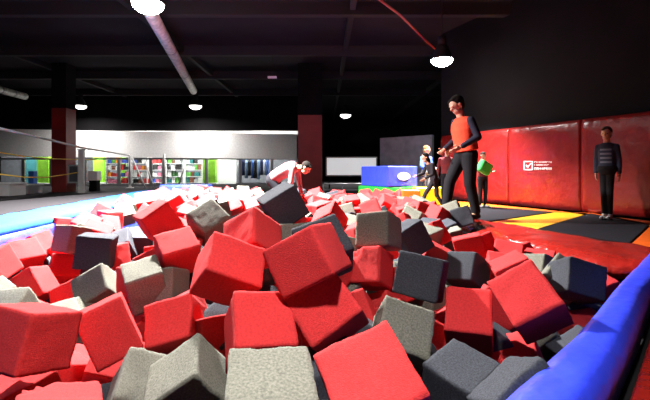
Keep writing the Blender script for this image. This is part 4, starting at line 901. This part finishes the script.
def person(label, loc, rz, S, J, sk, top, legs, hair, shoe, hairstyle='short', sleeves=None, vest=None, barefoot=False, top_hem=.0, vox=.011, bulk=1.0, hk=1.0, slim=1.0):
    """J: joints in metres for a 1.8 m figure facing -Y; S scales it"""
    J = {k: Vector((v[0] * (slim if k not in ('face', 'curl') else 1), v[1], v[2])) * S for k, v in J.items()}; bulk *= slim
    e = empty('person', loc, label, 'person', rz=rz)
    fw = Vector((0, -1, 0)); ac = Vector((1, 0, 0))
    hip, wst, chs, nck, hd = J['hip'], J['waist'], J['chest'], J['neck'], J['head']
    up = (hd - nck).normalized(); face = J['face'].normalized(); side = face.cross(up).normalized() * -1
    up2 = side.cross(face).normalized(); up2 = up2 if up2.dot(up) > 0 else -up2
    hq = Matrix((side, -face, up2)).transposed(); hq = hq.to_quaternion()
    sp = (nck - hip).normalized(); dp = sp.cross(ac).normalized(); dp = dp if dp.dot(fw) > 0 or abs(dp.dot(fw)) < .2 else -dp
    HS = S * hk; kb = min(1, bulk)
    def W(h, d, c): return (c, ac * h * S, dp * d * S)
    body = NB()
    loft(body, [W(.12 * kb, .09 * kb, hip - sp * .08 * S), W(.155 * kb, .108 * kb, hip), W(.13 * kb, .096 * kb, wst), W(.155 * kb, .11 * kb, chs), W(.145 * kb, .095 * kb, chs + sp * .10 * S), W(.06 * kb, .058 * kb, nck - sp * .02 * S)])
    cone_between(body, nck - sp * .03 * S, hd - up * .06 * S, .062 * S, .055 * S)
    ell(body, hd + up2 * .025 * HS, (.076 * HS, .096 * HS, .098 * HS), hq)                       # skull
    ell(body, hd + face * .022 * HS - up2 * .055 * HS, (.056 * HS, .068 * HS, .065 * HS), hq)       # jaw
    ell(body, hd + face * .098 * HS - up2 * .012 * HS, (.014 * HS, .022 * HS, .024 * HS), hq, 10)    # nose
    ell(body, hd + face * .084 * HS - up2 * .055 * HS, (.026 * HS, .010 * HS, .011 * HS), hq, 10)    # lips
    ell(body, hd + face * .088 * HS + up2 * .028 * HS, (.05 * HS, .012 * HS, .01 * HS), hq, 10)      # brow
    for s in (-1, 1): ell(body, hd + side * s * .078 * HS - face * .005 * HS, (.010 * HS, .022 * HS, .032 * HS), hq, 10)
    for s, t in (('l', 1), ('r', -1)):
        sh, el_, wr = J['sh' + s], J['el' + s], J['wr' + s]
        cone_between(body, sh, el_, .050 * S, .038 * S); cone_between(body, el_, wr, .038 * S, .026 * S)
        hand(body, wr, el_, S, t, J.get('curl', Vector((.5, 0, 0))).x / S)
        hp, kn, an, to = J['hp' + s], J['kn' + s], J['an' + s], J['to' + s]
        cone_between(body, hp, kn, .078 * S * kb, .052 * S * kb); cone_between(body, kn, an, .05 * S * kb, .036 * S)
        cone_between(body, an + (an - kn).normalized() * .03 * S, to, .034 * S, .026 * S)
    b = fuse('body', body, sk, e, vox * S * .75)
    # eyes
    for s in (-1, 1):
        bm = NB(); ell(bm, hd + face * .083 * HS + side * s * .031 * HS + up2 * .008 * HS, (.013 * HS, .008 * HS, .008 * HS), hq, 10); obj('eye', bm, plain('eye_dark', (.02, .015, .012), .3), b)
    # hair
    bm = NB(); ell(bm, hd + up2 * .047 * HS - face * .020 * HS, (.084 * HS, .098 * HS, .090 * HS), hq)
    if hairstyle == 'long':
        ell(bm, hd - face * .06 * HS - up2 * .06 * HS, (.072 * HS, .05 * HS, .13 * HS), hq)
        for s in (-1, 1): ell(bm, hd + side * s * .066 * HS - face * .02 * HS - up2 * .03 * HS, (.024 * HS, .05 * HS, .09 * HS), hq)
    elif hairstyle == 'short':
        ell(bm, hd - face * .045 * HS - up2 * .005 * HS, (.074 * HS, .055 * HS, .075 * HS), hq)
        for k in range(9): ell(bm, hd + up2 * (.098 + .006 * (k % 3) - .0035 * abs(k - 4)) * HS + face * (.06 - .014 * k) * HS + side * (.03 * ((k % 3) - 1)) * HS, (.034 * HS, .034 * HS, .022 * HS), hq, 8)
    fuse('hair', bm, hair, e, .010 * HS, 3)
    # trousers
    bm = NB(); loft(bm, [W(.13, .10, hip - sp * .09 * S), W(.18, .13, hip), W(.165, .125, hip + sp * .08 * S)])
    for s in 'lr':
        hp, kn, an = J['hp' + s], J['kn' + s], J['an' + s]; cuff = kn.lerp(an, .95)
        cone_between(bm, hp, kn, .098 * S * bulk, .070 * S * bulk); cone_between(bm, kn, cuff, .070 * S * bulk, .056 * S * bulk)
    fuse('trousers', bm, legs, e, vox * S)
    # top with sleeves
    bm = NB(); loft(bm, [W(.183 * bulk, .135 * bulk, hip + sp * (.03 - top_hem) * S), W(.168 * bulk, .13 * bulk, wst), W(.185 * bulk, .14 * bulk, chs), W(.17 * bulk, .12 * bulk, chs + sp * .10 * S), W(.13, .09, chs + sp * .17 * S), W(.075, .07, nck - sp * .01 * S)])
    slv = NB(); tgt = bm if sleeves is None else slv
    for s in 'lr':
        sh, el_, wr = J['sh' + s], J['el' + s], J['wr' + s]
        cone_between(bm, sh.lerp(chs, .3), sh.lerp(chs, .12), *((.07 * S, .058 * S) if sleeves is None else (.07 * S, .055 * S)))
        cone_between(tgt, sh, el_, .06 * S, .05 * S); cone_between(tgt, el_, el_.lerp(wr, .9), .052 * S, .040 * S)
    if sleeves is not None:
        fuse('sleeves', slv, sleeves, e, vox * S)
    else: slv.free()
    fuse('top', bm, top, e, vox * S)
    # shoes or bare feet
    for s in 'lr':
        an, to = J['an' + s], J['to' + s]; bm = NB(); d = to - an; h = Vector((d.x, d.y, 0)); h = h.normalized() if h.length > .02 else fw
        heel = Vector((an.x, an.y, to.z)) - h * .03 * S
        cone_between(bm, heel, to, .042 * S, .038 * S); cone_between(bm, an, heel + h * .03 * S, .046 * S, .044 * S)
        fuse('sock' if barefoot else 'shoe', bm, shoe, e, .010 * S, 4)
    return e
skin = mat('skin', (.50, .27, .18), .55, .06, 12)
dk = lambda n, c: plain(n, c, .85, .12)
stand_ = dict(hip=(0, 0, .96), waist=(0, 0, 1.12), chest=(0, -.01, 1.30), neck=(0, 0, 1.50), head=(0, -.03, 1.66), face=(0, -1, -.1),
    shl=(.19, 0, 1.41), ell=(.25, .03, 1.16), wrl=(.26, -.05, .90), shr=(-.19, 0, 1.41), elr=(-.25, .03, 1.16), wrr=(-.26, -.05, .90),
    hpl=(.09, 0, .92), knl=(.10, -.02, .50), anl=(.10, .02, .09), tol=(.12, -.15, .035), hpr=(-.09, 0, .92), knr=(-.10, -.02, .50), anr=(-.10, .02, .09), tor=(-.12, -.15, .035), curl=(.5, 0, 0))
# the man: walking to the left, looking down
jm = dict(stand_); jm.update(hip=(0, 0, .95), waist=(0, -.02, 1.10), chest=(0, -.05, 1.29), neck=(0, -.09, 1.48), head=(0, -.15, 1.635), face=(0, -1, -.55),
    shl=(.19, -.05, 1.40), ell=(.27, .02, 1.16), wrl=(.22, -.22, 1.02), shr=(-.19, -.08, 1.41), elr=(-.25, -.03, 1.16), wrr=(-.16, -.27, 1.00),
    hpl=(.09, 0, .92), knl=(.09, .0, .50), anl=(.09, .10, .09), tol=(.11, -.07, .035), hpr=(-.09, -.02, .92), knr=(-.09, -.22, .53), anr=(-.09, -.28, .11), tor=(-.11, -.45, .04))
pm = on(470, 221.5, .0)
person('man in an orange vest with dark sleeves and black trousers walking left, head bowed', (pm.x - .05, pm.y, .05), math.radians(-78), 1.0, jm, skin,
       dk('vest_orange', (.62, .055, .025)), dk('trousers_black', (.005, .005, .007)), dk('hair_dark', (.006, .004, .003)), dk('shoe_black', (.012, .012, .012)), 'short', sleeves=dk('sleeve_navy', (.014, .014, .026)), bulk=1.18, hk=1.1)
# barefoot child at the right: dark jumper with pale printed bars across the chest
striped = mat('jumper_navy_print', (.03, .035, .06), .9); nt = striped.node_tree; b_ = nt.nodes['Principled BSDF']
tc = nt.nodes.new('ShaderNodeTexCoord'); sp_ = nt.nodes.new('ShaderNodeSeparateXYZ'); nt.links.new(tc.outputs['Object'], sp_.inputs[0])
def mth(op, a, b):
    n = nt.nodes.new('ShaderNodeMath'); n.operation = op
    for i, x in enumerate((a, b)):
        if isinstance(x, (int, float)): n.inputs[i].default_value = x
        else: nt.links.new(x, n.inputs[i])
    return n.outputs[0]
z_ = sp_.outputs['Z']; bars = mth('GREATER_THAN', mth('FRACT', mth('MULTIPLY', z_, 16.0), 0), .55)
inz = mth('MULTIPLY', mth('GREATER_THAN', z_, .83), mth('LESS_THAN', z_, 1.07)); inx = mth('LESS_THAN', mth('ABSOLUTE', sp_.outputs['X'], 0), .075); front = mth('LESS_THAN', sp_.outputs['Y'], 0)
fac = mth('MULTIPLY', mth('MULTIPLY', bars, inz), mth('MULTIPLY', inx, front)); mx_ = nt.nodes.new('ShaderNodeMix'); mx_.data_type = 'RGBA'
nt.links.new(fac, mx_.inputs[0]); mx_.inputs[6].default_value = (.03, .035, .06, 1); mx_.inputs[7].default_value = (.13, .14, .19, 1); nt.links.new(mx_.outputs[2], b_.inputs['Base Color'])
jc = dict(stand_); jc.update(face=(0, -1, -.05), hpl=(.07, 0, .92), knl=(.07, -.01, .5), anl=(.06, .02, .09), tol=(.07, -.15, .035), hpr=(-.07, 0, .92), knr=(-.07, -.01, .5), anr=(-.055, -.0, .09), tor=(-.06, -.17, .035),
    ell=(.23, .05, 1.16), wrl=(.25, .02, .88), elr=(-.24, .04, 1.16), wrr=(-.22, -.04, .89))
pc = on(607, 219.5)
person('child in dark clothes and white socks standing on the near trampoline by the wall', (pc.x, pc.y, .008), math.radians(-48), .775, jc, skin,
       striped, dk('leggings_black', (.014, .014, .018)), dk('hair_brown', (.05, .028, .016)), dk('sock_white', (.75, .72, .72)), 'short', barefoot=True, slim=.80, hk=1.12)
# small child walking left, bent forward
jw = dict(stand_); jw.update(hip=(0, .05, .93), waist=(0, .0, 1.08), chest=(0, -.08, 1.26), neck=(0, -.17, 1.41), head=(0, -.26, 1.58), face=(0, -1, -.35),
    shl=(.19, -.12, 1.38), ell=(.24, -.14, 1.10), wrl=(.20, -.35, .97), shr=(-.19, -.14, 1.38), elr=(-.24, -.22, 1.12), wrr=(-.18, -.46, 1.05),
    hpl=(.09, .05, .90), knl=(.09, .06, .49), anl=(.09, .30, .13), tol=(.10, .13, .04), hpr=(-.09, .04, .90), knr=(-.09, -.22, .52), anr=(-.09, -.38, .10), tor=(-.1, -.55, .04))
pk = on(433.5, 211.5)
person('small child in black walking left in front of the yellow block, dark bobbed hair', (pk.x, pk.y, .005), math.radians(-78), .61, jw, skin,
       dk('suit_black', (.018, .016, .02)), dk('suit_black', (.018, .016, .02)), dk('hair_dark', (.006, .004, .003)), dk('shoe_grey', (.1, .1, .11)), 'long', slim=.88, hk=1.12)
# girl in blue behind
jg = dict(stand_); jg.update(face=(.5, -1, -.2), wrl=(.16, -.26, 1.08), ell=(.24, -.02, 1.16), wrr=(-.14, -.26, 1.06), elr=(-.24, -.02, 1.16))
person('fair haired child in a pale blue top and grey trousers standing behind the yellow block', (at(426, 0, 9.75).x, 9.75, 0), math.radians(25), .73, jg, skin,
       dk('top_blue', (.07, .14, .5)), dk('trousers_grey', (.12, .13, .15)), dk('hair_fair', (.14, .06, .02)), dk('shoe_grey', (.1, .1, .11)), 'long', top_hem=.05, slim=.88, hk=1.12)
# child behind the man holding a green cushion
jh = dict(stand_); jh.update(face=(0, -1, -.1), ell=(.22, -.10, 1.18), wrl=(.13, -.32, 1.16), elr=(-.22, -.10, 1.18), wrr=(-.13, -.32, 1.16), curl=(.15, 0, 0))
ph = on(482.5, 207.5)
person('child in dark clothes half hidden behind the man, hugging a green cushion', (ph.x, ph.y, .005), math.radians(18), .62, jh, skin,
       dk('jumper_maroon', (.10, .015, .018)), dk('leggings_black', (.014, .014, .018)), dk('hair_dark', (.006, .004, .003)), dk('shoe_grey', (.1, .1, .11)), 'short')
bm = NB(); box(bm, (-.115, -.06, -.10), (.115, .06, .10), .04)
cu = tag(obj('cushion', bm, plain('bright_green', (.07, .72, .16), .6), loc=at(484.5, 167.5, 6.93)), 'bright green cushion held in front of the child behind the man', 'cushion')
cu.rotation_euler = (.1, .5, .3)
# maroon clad adult behind the small child
ja = dict(stand_); ja.update(face=(-.3, -1, -.4))
person('person in maroon with light cap-like hair, mostly hidden between the walking child and the man', (at(447, 0, 8.4).x, 8.4, .005), math.radians(-20), .68, ja, skin,
       dk('jumper_maroon', (.10, .015, .018)), dk('jeans_dark', (.004, .004, .007)), dk('hair_grey', (.14, .12, .11)), dk('shoe_grey', (.1, .1, .11)), 'short')
# person bending over in the pit
jb = dict(stand_); jb.update(hip=(0, .22, .92), waist=(0, .07, 1.02), chest=(0, -.12, 1.12), neck=(0, -.32, 1.15), head=(0, -.46, 1.14), face=(0, -.75, -.7),
    shl=(.18, -.25, 1.13), ell=(.22, -.27, .86), wrl=(.17, -.33, .62), shr=(-.18, -.25, 1.13), elr=(-.22, -.22, .86), wrr=(-.16, -.24, .62),
    hpl=(.09, .22, .89), knl=(.13, -.06, .55), anl=(.13, .20, .16), tol=(.14, .05, .06), hpr=(-.09, .22, .89), knr=(-.13, -.06, .55), anr=(-.13, .20, .16), tor=(-.14, .05, .06))
pb = at(283, 168.5, 6.6)
person('person in a pink and white shirt bending over the foam with both arms down', (pb.x, 6.6, pb.z - 1.13 * .80), math.radians(78), .80, jb, skin,
       dk('shirt_pink', (.38, .15, .16)), dk('jeans_dark', (.004, .004, .007)), dk('hair_dark', (.006, .004, .003)), dk('shoe_grey', (.1, .1, .11)), 'short')
